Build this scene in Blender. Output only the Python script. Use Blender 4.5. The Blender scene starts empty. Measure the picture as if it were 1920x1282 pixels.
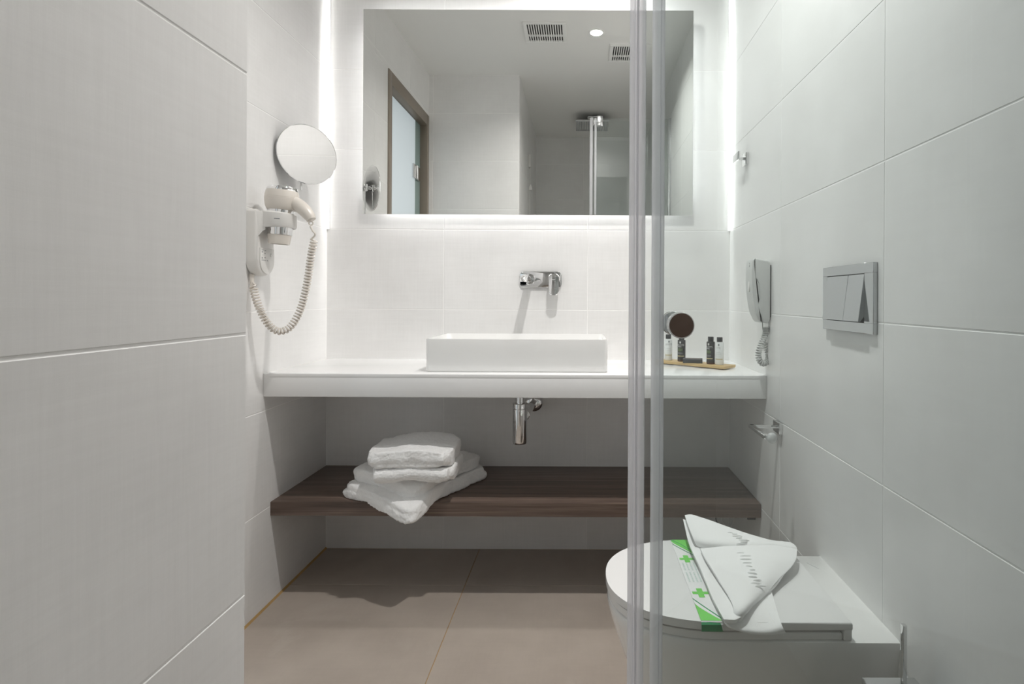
import bpy, bmesh, math, random
from mathutils import Vector, Matrix, noise
random.seed(7)
S = bpy.context.scene
COL = S.collection
# ------------------------------------------------------------------ camera, world, lights, exposure
F, VX, VY, ROLL = 1060.0, 1088.0, 560.0, 0.0047
EYE = 1.047
cam_d = bpy.data.cameras.new('camera')
cam_d.sensor_width = 36.0
cam_d.lens = F / 1920 * 36.0
cam_d.shift_x = -(VX - 960) / 1920
cam_d.shift_y = -(641 - VY) / 1920
cam_d.clip_start = 0.02
cam = bpy.data.objects.new('camera', cam_d)
COL.objects.link(cam)
cam.matrix_world = Matrix.Translation((0, 0, EYE)) @ Matrix.Rotation(math.pi / 2, 4, 'X') @ Matrix.Rotation(ROLL, 4, 'Z')
S.camera = cam
W = bpy.data.worlds.new('world')
S.world = W
W.use_nodes = True
W.node_tree.nodes['Background'].inputs[0].default_value = (0.8, 0.85, 0.9, 1)
W.node_tree.nodes['Background'].inputs[1].default_value = 0.0
S.view_settings.view_transform = 'Standard'
S.view_settings.look = 'None'
S.view_settings.gamma = 1
S.view_settings.use_curve_mapping = False
S.view_settings.exposure = 0.62
S.cycles.max_bounces = 16
S.cycles.diffuse_bounces = 10
S.cycles.transparent_max_bounces = 24
S.cycles.caustics_reflective = False
S.cycles.sample_clamp_indirect = 4.0

LAMP1 = (0.087, 1.37)
LAMP2 = (0.087, 2.11)
LAMP_W = (9.4, 3.3)
LED_CORNER = 5.0
LED_MIRROR = 24.0
DOOR_FILL = 0.24
ZC = 2.598
SPREAD = 145
def area_lamp(name, x, y, w, col):
    l = bpy.data.lights.new(name, 'AREA')
    l.shape = 'DISK'; l.size = 0.06; l.energy = w; l.color = col; l.spread = math.radians(SPREAD)
    o = bpy.data.objects.new(name, l)
    o.location = (x, y, ZC - 0.008)
    COL.objects.link(o)
    return o
lampobs = [area_lamp('ceiling_lamp_glow', LAMP1[0], LAMP1[1], LAMP_W[0], (1.0, 0.975, 0.945)),
           area_lamp('ceiling_lamp_glow', LAMP2[0], LAMP2[1], LAMP_W[1], (1.0, 0.975, 0.945))]

# ------------------------------------------------------------------ room figures
DB, XL, XR = 2.361, -1.058, 0.624
XP, YP = -0.4286, 0.727          # partition side face, partition end face
YS = -0.765                      # back of the shower

def px(u, v, d):
    """pixel of the 1920 x 1282 photograph and a depth -> point"""
    a, b = u - VX, v - VY
    c, s = math.cos(ROLL), math.sin(ROLL)
    a, b = a * c + b * s, -a * s + b * c
    return Vector((a * d / F, d, EYE - b * d / F))

# ------------------------------------------------------------------ materials
def mat(name):
    m = bpy.data.materials.new(name)
    m.use_nodes = True
    nt = m.node_tree
    return m, nt, nt.nodes['Principled BSDF']
def N(nt, t, **kw):
    n = nt.nodes.new(t)
    for k, v in kw.items():
        if k.startswith('i_'):
            n.inputs[k[2:].replace('_', ' ')].default_value = v
        else:
            setattr(n, k, v)
    return n
def simple(name, col, rough=0.5, metal=0.0, coat=0.0, spec=0.5, var=0.03, scale=30):
    """plain material with a faint procedural unevenness"""
    m, nt, b = mat(name)
    b.inputs['Roughness'].default_value = rough
    b.inputs['Metallic'].default_value = metal
    b.inputs['Coat Weight'].default_value = coat
    b.inputs['Specular IOR Level'].default_value = spec
    tc = N(nt, 'ShaderNodeTexCoord')
    ns = N(nt, 'ShaderNodeTexNoise', i_Scale=scale, i_Detail=3.0)
    nt.links.new(tc.outputs['Object'], ns.inputs['Vector'])
    r = N(nt, 'ShaderNodeValToRGB')
    c = Vector(col)
    r.color_ramp.elements[0].color = (*(c * (1 - var)), 1)
    r.color_ramp.elements[1].color = (*[min(1, x) for x in c * (1 + var)], 1)
    nt.links.new(ns.outputs['Fac'], r.inputs['Fac'])
    nt.links.new(r.outputs['Color'], b.inputs['Base Color'])
    return m
def emit(name, col, s):
    m, nt, b = mat(name)
    b.inputs['Base Color'].default_value = (*col, 1)
    b.inputs['Emission Color'].default_value = (*col, 1)
    b.inputs['Emission Strength'].default_value = s
    return m

def tile_material(name, c0, c1, rough, weave, blotch_scale, streak=1.0, stain=None):
    m, nt, b = mat(name)
    L = nt.links.new
    tc = N(nt, 'ShaderNodeTexCoord')
    oi = N(nt, 'ShaderNodeObjectInfo')
    sc = N(nt, 'ShaderNodeVectorMath', operation='SCALE')
    cmb = N(nt, 'ShaderNodeCombineXYZ')
    mul = N(nt, 'ShaderNodeMath', operation='MULTIPLY'); mul.inputs[1].default_value = 37.0
    L(oi.outputs['Random'], mul.inputs[0])
    L(mul.outputs[0], cmb.inputs[0]); L(mul.outputs[0], cmb.inputs[2])
    add = N(nt, 'ShaderNodeVectorMath', operation='ADD')
    L(tc.outputs['Object'], add.inputs[0]); L(cmb.outputs[0], add.inputs[1])
    big = N(nt, 'ShaderNodeTexNoise', i_Scale=blotch_scale, i_Detail=5.0, i_Roughness=0.6)
    L(add.outputs[0], big.inputs['Vector'])
    mp = N(nt, 'ShaderNodeMapping'); mp.inputs['Scale'].default_value = (3.0, 3.0, 60.0)
    L(add.outputs[0], mp.inputs['Vector'])
    hs = N(nt, 'ShaderNodeTexNoise', i_Scale=1.6, i_Detail=6.0, i_Roughness=0.7)
    L(mp.outputs[0], hs.inputs['Vector'])
    mp2 = N(nt, 'ShaderNodeMapping'); mp2.inputs['Scale'].default_value = (90.0, 90.0, 4.0)
    L(add.outputs[0], mp2.inputs['Vector'])
    vs = N(nt, 'ShaderNodeTexNoise', i_Scale=1.6, i_Detail=5.0, i_Roughness=0.7)
    L(mp2.outputs[0], vs.inputs['Vector'])
    mx = N(nt, 'ShaderNodeMix', data_type='FLOAT'); mx.inputs[0].default_value = 0.5
    L(hs.outputs['Fac'], mx.inputs[2]); L(vs.outputs['Fac'], mx.inputs[3])
    mx2 = N(nt, 'ShaderNodeMix', data_type='FLOAT'); mx2.inputs[0].default_value = 0.45 * streak
    L(big.outputs['Fac'], mx2.inputs[2]); L(mx.outputs[0], mx2.inputs[3])
    r = N(nt, 'ShaderNodeValToRGB')
    r.color_ramp.elements[0].position = 0.32; r.color_ramp.elements[0].color = (*c0, 1)
    r.color_ramp.elements[1].position = 0.68; r.color_ramp.elements[1].color = (*c1, 1)
    L(mx2.outputs[0], r.inputs['Fac'])
    out = r.outputs['Color']
    if stain:
        sn = N(nt, 'ShaderNodeTexNoise', i_Scale=5.0, i_Detail=8.0, i_Roughness=0.65, i_Distortion=0.6)
        L(add.outputs[0], sn.inputs['Vector'])
        sr = N(nt, 'ShaderNodeValToRGB')
        sr.color_ramp.elements[0].position = 0.56; sr.color_ramp.elements[0].color = (0, 0, 0, 1)
        sr.color_ramp.elements[1].position = 0.72; sr.color_ramp.elements[1].color = (0.55, 0.55, 0.55, 1)
        L(sn.outputs['Fac'], sr.inputs['Fac'])
        mc = N(nt, 'ShaderNodeMix', data_type='RGBA'); mc.inputs[7].default_value = (*stain, 1)
        L(sr.outputs['Color'], mc.inputs[0]); L(out, mc.inputs[6])
        out = mc.outputs[2]
    L(out, b.inputs['Base Color'])
    b.inputs['Roughness'].default_value = rough
    b.inputs['Specular IOR Level'].default_value = 0.45
    bp = N(nt, 'ShaderNodeBump'); bp.inputs['Strength'].default_value = weave; bp.inputs['Distance'].default_value = 0.001
    L(mx.outputs[0], bp.inputs['Height']); L(bp.outputs[0], b.inputs['Normal'])
    return m
M_TILE = tile_material('wall_tile', (0.74, 0.735, 0.727), (0.87, 0.867, 0.862), 0.32, 0.22, 3.0)
M_FLOOR = tile_material('floor_tile', (0.37, 0.317, 0.272), (0.475, 0.414, 0.36), 0.38, 0.25, 3.5, 0.5, (0.48, 0.435, 0.385))
M_GROUT = simple('wall_grout', (0.92, 0.915, 0.905), 0.8)
M_FGROUT = simple('floor_grout', (0.42, 0.27, 0.11), 0.85, var=0.25, scale=12)
M_CEIL = simple('ceiling_paint', (0.87, 0.87, 0.855), 0.7, var=0.015, scale=4)
M_CHROME = simple('chrome', (0.80, 0.80, 0.80), 0.05, 1.0, var=0.01)
M_CHROME_PLATE = simple('brushed_chrome', (0.52, 0.53, 0.54), 0.10, 1.0, var=0.03)
M_CHROME_SOFT = simple('satin_chrome', (0.66, 0.67, 0.68), 0.16, 1.0, var=0.02)
M_CERAMIC = simple('white_ceramic', (0.84, 0.84, 0.83), 0.10, 0, 0.6, var=0.005, scale=4)
M_SOLID = simple('white_solid_surface', (0.85, 0.85, 0.85), 0.22, 0, 0.15, var=0.006, scale=6)
M_SEAT = simple('white_seat_plastic', (0.78, 0.78, 0.775), 0.22, var=0.006, scale=6)
M_CREAM = simple('cream_plastic', (0.70, 0.655, 0.60), 0.28, var=0.01, scale=8)
M_CREAMW = simple('white_plastic', (0.74, 0.73, 0.71), 0.3, var=0.01, scale=8)
M_PHONE = simple('pale_grey_plastic', (0.60, 0.61, 0.60), 0.35, var=0.01, scale=8)
M_DARK = simple('dark_gap', (0.02, 0.02, 0.022), 0.6)
M_BLACK = simple('black_plastic', (0.022, 0.022, 0.024), 0.35)
M_BOTW = simple('white_bottle', (0.74, 0.75, 0.74), 0.35)
M_BOTD = simple('dark_bottle', (0.030, 0.028, 0.030), 0.25)
M_BROWN = simple('amber_base', (0.10, 0.035, 0.015), 0.25)
M_SOAP = simple('dark_soap_carton', (0.055, 0.058, 0.060), 0.45, var=0.1)
M_INKW = simple('white_print', (0.65, 0.65, 0.63), 0.5)
M_INKG = simple('grey_print', (0.28, 0.29, 0.29), 0.5)
M_INKL = simple('light_grey_print', (0.50, 0.51, 0.50), 0.5)
M_INKGR = simple('olive_print', (0.09, 0.13, 0.055), 0.5)
M_INKY = simple('cream_print', (0.50, 0.44, 0.24), 0.5)
M_GREEN = simple('leaf_green_print', (0.17, 0.60, 0.11), 0.5, var=0.25, scale=20)
M_GREEND = simple('dark_green_print', (0.015, 0.27, 0.10), 0.5, var=0.3, scale=25)
M_TEAL = simple('pale_teal_print', (0.55, 0.66, 0.62), 0.5)
M_PAPER = simple('white_paper', (0.80, 0.80, 0.80), 0.5, var=0.01)
M_FRAME = simple('taupe_door_frame', (0.245, 0.205, 0.165), 0.4, var=0.04)
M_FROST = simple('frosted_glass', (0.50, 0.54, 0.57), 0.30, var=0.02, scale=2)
_b = M_FROST.node_tree.nodes['Principled BSDF']       # glow added to the frosted leaf as soft fill for the room
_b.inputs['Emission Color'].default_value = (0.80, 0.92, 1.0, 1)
_b.inputs['Emission Strength'].default_value = DOOR_FILL
M_BACK = simple('dark_backing', (0.2, 0.2, 0.2), 0.8)
M_TGLASS = simple('green_glass_edge', (0.30, 0.40, 0.39), 0.12, var=0.05, scale=3)
M_WIRE = simple('white_wire', (0.66, 0.67, 0.66), 0.4)
M_PALE = simple('white_vent', (0.88, 0.88, 0.87), 0.5)
M_NOZ = simple('steel_nozzle_plate', (0.42, 0.44, 0.45), 0.3, 1.0)
M_KNOB_REFLECTION = simple('painted_dark_reflection', (0.17, 0.125, 0.105), 0.06, 1.0, var=0.3, scale=40)  # chrome knob face, its dark reflection put into the base colour
M_KNOB_RIM = M_CHROME
E_LED = emit('led_diffuser', (1.0, 0.99, 0.97), LED_CORNER)
E_MIR = emit('led_back_glow', (1.0, 0.99, 0.98), LED_MIRROR)
E_LENS = emit('lamp_lens', (1.0, 0.97, 0.92), 12.0)

def mirror_mat(name, col):
    m, nt, b = mat(name)
    b.inputs['Base Color'].default_value = (*col, 1)
    b.inputs['Metallic'].default_value = 1.0
    b.inputs['Roughness'].default_value = 0.0
    return m
M_MIRROR = mirror_mat('silvered_glass', (0.80, 0.81, 0.79))
M_MAGNIFY = mirror_mat('magnifying_glass', (0.52, 0.52, 0.515))

def glass_mat(name, tint, ior=1.62):
    """clear sheet glass: straight transmission with a tint, and a mirror-like surface by angle"""
    m, nt, b = mat(name)
    nt.nodes.remove(b)
    L = nt.links.new
    geo = N(nt, 'ShaderNodeNewGeometry')
    mx = N(nt, 'ShaderNodeMix', data_type='FLOAT'); mx.inputs[2].default_value = ior; mx.inputs[3].default_value = 1 / ior
    L(geo.outputs['Backfacing'], mx.inputs[0])
    fr = N(nt, 'ShaderNodeFresnel'); L(mx.outputs[0], fr.inputs['IOR'])
    tr = N(nt, 'ShaderNodeBsdfTransparent'); tr.inputs[0].default_value = (*tint, 1)
    gl = N(nt, 'ShaderNodeBsdfGlossy'); gl.inputs['Roughness'].default_value = 0.0
    ms = N(nt, 'ShaderNodeMixShader')
    L(fr.outputs[0], ms.inputs[0]); L(tr.outputs[0], ms.inputs[1]); L(gl.outputs[0], ms.inputs[2])
    L(ms.outputs[0], nt.nodes['Material Output'].inputs[0])
    return m
M_GLASS = glass_mat('clear_glass', (0.955, 0.973, 0.971))
def seal_mat():
    m, nt, b = mat('translucent_seal')
    L = nt.links.new
    b.inputs['Base Color'].default_value = (0.88, 0.88, 0.90, 1)
    b.inputs['Roughness'].default_value = 0.14
    tr = N(nt, 'ShaderNodeBsdfTransparent'); tr.inputs[0].default_value = (0.95, 0.95, 0.96, 1)
    tl = N(nt, 'ShaderNodeBsdfTranslucent'); tl.inputs[0].default_value = (0.92, 0.92, 0.94, 1)
    m1 = N(nt, 'ShaderNodeMixShader'); m1.inputs[0].default_value = 0.5
    L(b.outputs[0], m1.inputs[1]); L(tl.outputs[0], m1.inputs[2])
    m2 = N(nt, 'ShaderNodeMixShader'); m2.inputs[0].default_value = 0.38
    L(m1.outputs[0], m2.inputs[1]); L(tr.outputs[0], m2.inputs[2])
    L(m2.outputs[0], nt.nodes['Material Output'].inputs[0])
    return m
M_SEAL = seal_mat()
def ball_mat():
    m, nt, b = mat('frosted_clear_plastic')
    b.inputs['Base Color'].default_value = (0.85, 0.87, 0.87, 1)
    b.inputs['Roughness'].default_value = 0.35
    b.inputs['Transmission Weight'].default_value = 0.6
    return m
M_BALL = ball_mat()

def wood_mat():
    m, nt, b = mat('dark_oak_laminate')
    L = nt.links.new
    tc = N(nt, 'ShaderNodeTexCoord')
    mp = N(nt, 'ShaderNodeMapping'); mp.inputs['Scale'].default_value = (1.1, 26.0, 26.0)
    L(tc.outputs['Object'], mp.inputs['Vector'])
    n1 = N(nt, 'ShaderNodeTexNoise', i_Scale=1.0, i_Detail=7.0, i_Roughness=0.65, i_Distortion=0.5)
    L(mp.outputs[0], n1.inputs['Vector'])
    mp2 = N(nt, 'ShaderNodeMapping'); mp2.inputs['Scale'].default_value = (4.0, 190.0, 190.0)
    L(tc.outputs['Object'], mp2.inputs['Vector'])
    n2 = N(nt, 'ShaderNodeTexNoise', i_Scale=1.0, i_Detail=4.0, i_Roughness=0.6)
    L(mp2.outputs[0], n2.inputs['Vector'])
    mx = N(nt, 'ShaderNodeMix', data_type='FLOAT'); mx.inputs[0].default_value = 0.42
    L(n1.outputs['Fac'], mx.inputs[2]); L(n2.outputs['Fac'], mx.inputs[3])
    r = N(nt, 'ShaderNodeValToRGB')
    e = r.color_ramp.elements
    e[0].position = 0.30; e[0].color = (0.050, 0.033, 0.026, 1)
    e[1].position = 0.72; e[1].color = (0.27, 0.20, 0.162, 1)
    k = e.new(0.5); k.color = (0.125, 0.087, 0.069, 1)
    L(mx.outputs[0], r.inputs['Fac']); L(r.outputs[0], b.inputs['Base Color'])
    b.inputs['Roughness'].default_value = 0.42
    bp = N(nt, 'ShaderNodeBump'); bp.inputs['Strength'].default_value = 0.25; bp.inputs['Distance'].default_value = 0.001
    L(n2.outputs['Fac'], bp.inputs['Height']); L(bp.outputs[0], b.inputs['Normal'])
    return m
M_WOOD = wood_mat()
def bamboo_mat():
    m, nt, b = mat('bamboo')
    L = nt.links.new
    tc = N(nt, 'ShaderNodeTexCoord')
    mp = N(nt, 'ShaderNodeMapping'); mp.inputs['Scale'].default_value = (5.0, 120.0, 120.0)
    L(tc.outputs['Object'], mp.inputs['Vector'])
    n1 = N(nt, 'ShaderNodeTexNoise', i_Scale=1.0, i_Detail=4.0)
    L(mp.outputs[0], n1.inputs['Vector'])
    r = N(nt, 'ShaderNodeValToRGB')
    r.color_ramp.elements[0].color = (0.44, 0.29, 0.12, 1)
    r.color_ramp.elements[1].color = (0.66, 0.49, 0.25, 1)
    L(n1.outputs['Fac'], r.inputs['Fac']); L(r.outputs[0], b.inputs['Base Color'])
    b.inputs['Roughness'].default_value = 0.45
    return m
M_BAMBOO = bamboo_mat()
def terry_mat(name, sc=520.0, strength=0.6):
    m, nt, b = mat(name)
    L = nt.links.new
    b.inputs['Roughness'].default_value = 0.95
    b.inputs['Specular IOR Level'].default_value = 0.1
    b.inputs['Sheen Weight'].default_value = 0.25
    tc = N(nt, 'ShaderNodeTexCoord')
    n1 = N(nt, 'ShaderNodeTexNoise', i_Scale=sc, i_Detail=3.0, i_Roughness=0.7)
    L(tc.outputs['Object'], n1.inputs['Vector'])
    r = N(nt, 'ShaderNodeValToRGB')
    r.color_ramp.elements[0].position = 0.3; r.color_ramp.elements[0].color = (0.84, 0.84, 0.84, 1)
    r.color_ramp.elements[1].position = 0.6; r.color_ramp.elements[1].color = (0.95, 0.95, 0.945, 1)
    L(n1.outputs['Fac'], r.inputs['Fac']); L(r.outputs[0], b.inputs['Base Color'])
    bp = N(nt, 'ShaderNodeBump'); bp.inputs['Strength'].default_value = strength; bp.inputs['Distance'].default_value = 0.002
    L(n1.outputs['Fac'], bp.inputs['Height']); L(bp.outputs[0], b.inputs['Normal'])
    return m
M_TERRY = terry_mat('white_terry')
M_TERRY2 = terry_mat('white_thin_terry', 700.0, 0.35)

# ------------------------------------------------------------------ mesh helpers
def link(name, me, m=None, parent=None, smooth=None):
    o = bpy.data.objects.new(name, me)
    COL.objects.link(o)
    if m is not None:
        me.materials.append(m)
    if parent is not None:
        o.parent = parent
    return o
def obj(name, bm, m, parent=None, smooth=40):
    me = bpy.data.meshes.new(name)
    bmesh.ops.recalc_face_normals(bm, faces=bm.faces[:])
    if smooth:
        lim = math.radians(smooth)
        for f in bm.faces:
            f.smooth = True
        for e in bm.edges:
            if len(e.link_faces) == 2 and e.calc_face_angle(0) > lim:
                e.smooth = False
    bm.to_mesh(me)
    bm.free()
    return link(name, me, m, parent)
def tag(o, label=None, cat=None, group=None, kind=None):
    if label: o['label'] = label
    if cat: o['category'] = cat
    if group: o['group'] = group
    if kind: o['kind'] = kind
    return o
def thing(name, label, cat, loc=(0, 0, 0), group=None, rotz=0.0):
    o = bpy.data.objects.new(name, None)
    o.empty_display_size = 0.05
    COL.objects.link(o)
    o.location = loc
    o.rotation_euler = (0, 0, rotz)
    return tag(o, label, cat, group)
def B():
    return bmesh.new()
def add_box(bm, lo, hi, bev=0.0, seg=2, mtx=None):
    lo, hi = Vector(lo), Vector(hi)
    c = (lo + hi) / 2
    s = hi - lo
    r = bmesh.ops.create_cube(bm, size=1.0)
    vs = r['verts']
    for v in vs:
        v.co = Vector((v.co.x * s.x, v.co.y * s.y, v.co.z * s.z)) + c
    if bev > 0:
        es = list({e for v in vs for e in v.link_edges})
        rr = bmesh.ops.bevel(bm, geom=es, offset=bev, segments=seg, affect='EDGES', profile=0.5)
        vs = list({v for f in rr['faces'] for v in f.verts} | {v for v in vs if v.is_valid})
    if mtx is not None:
        for v in vs:
            v.co = mtx @ v.co
    return vs
def box(name, lo, hi, m, parent=None, bev=0.0, seg=2):
    bm = B()
    add_box(bm, lo, hi, bev, seg)
    return obj(name, bm, m, parent)
def axis_mtx(p, d):
    d = Vector(d).normalized()
    return Matrix.Translation(p) @ d.to_track_quat('Z', 'Y').to_matrix().to_4x4()
def add_lathe(bm, prof, p=(0, 0, 0), d=(0, 0, 1), n=32):
    """prof: list of (radius, height) from bottom to top; radius 0 closes"""
    M = axis_mtx(Vector(p), d)
    rings = []
    for r, h in prof:
        if r <= 1e-7:
            rings.append([bm.verts.new(M @ Vector((0, 0, h)))])
        else:
            rings.append([bm.verts.new(M @ Vector((r * math.cos(2 * math.pi * k / n), r * math.sin(2 * math.pi * k / n), h))) for k in range(n)])
    for a, b in zip(rings, rings[1:]):
        for k in range(n):
            k2 = (k + 1) % n
            if len(a) == 1 and len(b) == 1:
                continue
            if len(a) == 1:
                bm.faces.new((a[0], b[k], b[k2]))
            elif len(b) == 1:
                bm.faces.new((a[k], a[k2], b[0]))
            else:
                bm.faces.new((a[k], a[k2], b[k2], b[k]))
def lathe(name, prof, p, d, m, parent=None, n=32):
    bm = B()
    add_lathe(bm, prof, p, d, n)
    return obj(name, bm, m, parent)
def disc_prof(r, h, e=0.002, z0=0.0):
    return [(0, z0), (r - e, z0), (r, z0 + e), (r, z0 + h - e), (r - e, z0 + h), (0, z0 + h)]
def add_tube(bm, pts, rad, n=10, caps=True):
    pts = [Vector(p) for p in pts]
    R = rad if isinstance(rad, (list, tuple)) else [rad] * len(pts)
    rings = []
    t0 = (pts[1] - pts[0]).normalized()
    up = Vector((0, 0, 1)) if abs(t0.z) < 0.9 else Vector((1, 0, 0))
    u = t0.cross(up).normalized()
    for i, p in enumerate(pts):
        t = (pts[min(i + 1, len(pts) - 1)] - pts[max(i - 1, 0)]).normalized()
        u = (u - t * u.dot(t)).normalized()
        w = t.cross(u)
        rings.append([bm.verts.new(p + (u * math.cos(2 * math.pi * k / n) + w * math.sin(2 * math.pi * k / n)) * R[i]) for k in range(n)])
    for a, b in zip(rings, rings[1:]):
        for k in range(n):
            k2 = (k + 1) % n
            bm.faces.new((a[k], a[k2], b[k2], b[k]))
    if caps:
        bm.faces.new(rings[0][::-1]); bm.faces.new(rings[-1])
def spline(pts, n=10):
    """Catmull-Rom through points"""
    P = [Vector(p) for p in pts]
    P = [P[0] * 2 - P[1]] + P + [P[-1] * 2 - P[-2]]
    out = []
    for i in range(1, len(P) - 2):
        a, b, c, d = P[i - 1:i + 3]
        for k in range(n):
            t = k / n
            out.append(0.5 * ((2 * b) + (c - a) * t + (2 * a - 5 * b + 4 * c - d) * t * t + (3 * b - a - 3 * c + d) * t ** 3))
    out.append(P[-2])
    return out
def coil(path, r, pitch, step=10):
    """points of a helix of radius r about a polyline"""
    P = [Vector(p) for p in path]
    out = []
    L = 0.0
    u = None
    seglens = [(b - a).length for a, b in zip(P, P[1:])]
    total = sum(seglens)
    n = int(total / pitch * step)
    acc = [0]
    for s in seglens: acc.append(acc[-1] + s)
    j = 0
    for i in range(n + 1):
        s = total * i / n
        while j < len(seglens) - 1 and acc[j + 1] < s: j += 1
        f = (s - acc[j]) / max(seglens[j], 1e-9)
        p = P[j].lerp(P[j + 1], f)
        t = (P[min(j + 2, len(P) - 1)] - P[max(j - 1, 0)]).normalized()
        if u is None:
            u = t.cross(Vector((0.3, 1, 0.2))).normalized()
        u = (u - t * u.dot(t)).normalized()
        w = t.cross(u)
        a = 2 * math.pi * s / pitch
        out.append(p + (u * math.cos(a) + w * math.sin(a)) * r)
    return out
def add_prism(bm, poly, z0, z1, mtx=None, bev=0.0, seg=2):
    """polygon in local XY extruded along local Z"""
    a = [bm.verts.new((x, y, z0)) for x, y in poly]
    b = [bm.verts.new((x, y, z1)) for x, y in poly]
    n = len(poly)
    fs = [bm.faces.new(a[::-1]), bm.faces.new(b)]
    for k in range(n):
        fs.append(bm.faces.new((a[k], a[(k + 1) % n], b[(k + 1) % n], b[k])))
    vs = a + b
    if bev > 0:
        es = [e for e in bm.edges if e.verts[0] in set(a) and e.verts[1] in set(a) or e.verts[0] in set(b) and e.verts[1] in set(b)]
        rr = bmesh.ops.bevel(bm, geom=es, offset=bev, segments=seg, affect='EDGES', profile=0.5)
        vs = list({v for f in rr['faces'] for v in f.verts} | {v for v in vs if v.is_valid})
    if mtx is not None:
        for v in vs: v.co = mtx @ v.co
    return vs
def rrect(w, h, r, n=6):
    out = []
    for cx, cy, a0 in ((w / 2 - r, h / 2 - r, 0), (-w / 2 + r, h / 2 - r, 90), (-w / 2 + r, -h / 2 + r, 180), (w / 2 - r, -h / 2 + r, 270)):
        for k in range(n + 1):
            a = math.radians(a0 + 90 * k / n)
            out.append((cx + r * math.cos(a), cy + r * math.sin(a)))
    return out
# frames whose local Z is the outward normal of a wall and whose local Y is up
def face_mtx(p, nrm):
    z = Vector(nrm).normalized()
    y = Vector((0, 0, 1))
    x = y.cross(z)
    m = Matrix((x, y, z)).transposed().to_4x4()
    m.translation = Vector(p)
    return m
def text(name, s, size, mtx, m, parent=None, depth=0.0001):
    cu = bpy.data.curves.new(name, 'FONT')
    cu.body = s; cu.size = size; cu.align_x = 'CENTER'; cu.align_y = 'CENTER'; cu.extrude = depth
    o = bpy.data.objects.new(name, cu)
    COL.objects.link(o)
    dg = bpy.context.evaluated_depsgraph_get()
    me = bpy.data.meshes.new_from_object(o.evaluated_get(dg))
    bpy.data.objects.remove(o)
    bpy.data.curves.remove(cu)
    me.materials.clear()
    o = link(name, me, m, parent)
    o.matrix_local = mtx
    return o
def bake(o):
    """replace an object's mesh by its evaluated mesh and drop the modifiers"""
    dg = bpy.context.evaluated_depsgraph_get()
    me = bpy.data.meshes.new_from_object(o.evaluated_get(dg))
    o.modifiers.clear()
    old = o.data
    o.data = me
    bpy.data.meshes.remove(old)
    return me

# ------------------------------------------------------------------ tiled walls
TW, TH, GAP = 0.6, 1 / 3, 0.0022
tile_cache = {}
def tile_mesh(w, h, name='tile', m=None, c=0.0012, t=0.008):
    key = (round(w, 4), round(h, 4), name)
    if key in tile_cache: return tile_cache[key]
    v = []
    for (x, z) in ((0, 0), (w, 0), (w, h), (0, h)):
        v.append((x, t, z))
    for (x, z) in ((0, 0), (w, 0), (w, h), (0, h)):
        v.append((x, c, z))
    for (x, z) in ((c, c), (w - c, c), (w - c, h - c), (c, h - c)):
        v.append((x, 0, z))
    f = [(8, 9, 10, 11)]
    for k in range(4):
        k2 = (k + 1) % 4
        f.append((4 + k, 4 + k2, 8 + k2, 8 + k)); f.append((k, k2, 4 + k2, 4 + k))
    me = bpy.data.meshes.new(name)
    me.from_pydata(v, [], f)
    me.materials.append(m or M_TILE)
    tile_cache[key] = me
    return me
def minus(rect, hole):
    u0, u1, z0, z1 = rect
    a0, a1, b0, b1 = hole
    if a1 <= u0 or a0 >= u1 or b1 <= z0 or b0 >= z1: return [rect]
    out = []
    if b1 < z1: out.append((u0, u1, b1, z1)); z1 = b1
    if b0 > z0: out.append((u0, u1, z0, b0)); z0 = b0
    if a0 > u0: out.append((u0, a0, z0, z1))
    if a1 < u1: out.append((a1, u1, z0, z1))
    return out
def tile_wall(parent, p0, u, ujoints, zj, holes=()):
    """tiles on the plane through p0; u = horizontal direction seen from the room, left to right"""
    ang = math.atan2(u[1], u[0])
    for a, b in zip(ujoints, ujoints[1:]):
        for c, d in zip(zj, zj[1:]):
            rs = [(a, b, c, d)]
            for h in holes:
                rs = [q for r in rs for q in minus(r, h)]
            for (u0, u1, z0, z1) in rs:
                if u1 - u0 < 0.006 or z1 - z0 < 0.006: continue
                g = GAP / 2
                o = bpy.data.objects.new('tile', tile_mesh(u1 - u0 - GAP, z1 - z0 - GAP))
                o.location = (p0[0] + u[0] * (u0 + g), p0[1] + u[1] * (u0 + g), z0 + g)
                o.rotation_euler = (0, 0, ang)
                o.parent = parent
                COL.objects.link(o)
ZJ = [0] + [TH * k for k in range(1, 8)] + [ZC]
def steps(a, b, first):
    out = [a]
    x = first
    while x < b - 1e-4:
        if x > a + 1e-4: out.append(x)
        x += TW
    return out + [b]
GR = 0.0009     # the grout lies this far behind the tile faces
wb = tag(box('wall_back', (XL - 0.12, DB + GR, 0), (XR + 0.12, DB + 0.12, ZC), M_GROUT), kind='structure')
tile_wall(wb, (XL, DB), (1, 0), [0, -0.570 - XL, 0.031 - XL, XR - XL], ZJ)
wr = tag(box('wall_right', (XR + GR, YS - 0.12, 0), (XR + 0.12, DB + 0.002, ZC), M_GROUT), kind='structure')
tile_wall(wr, (XR, DB), (0, -1), steps(0, DB - YS, TW), ZJ)
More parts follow.
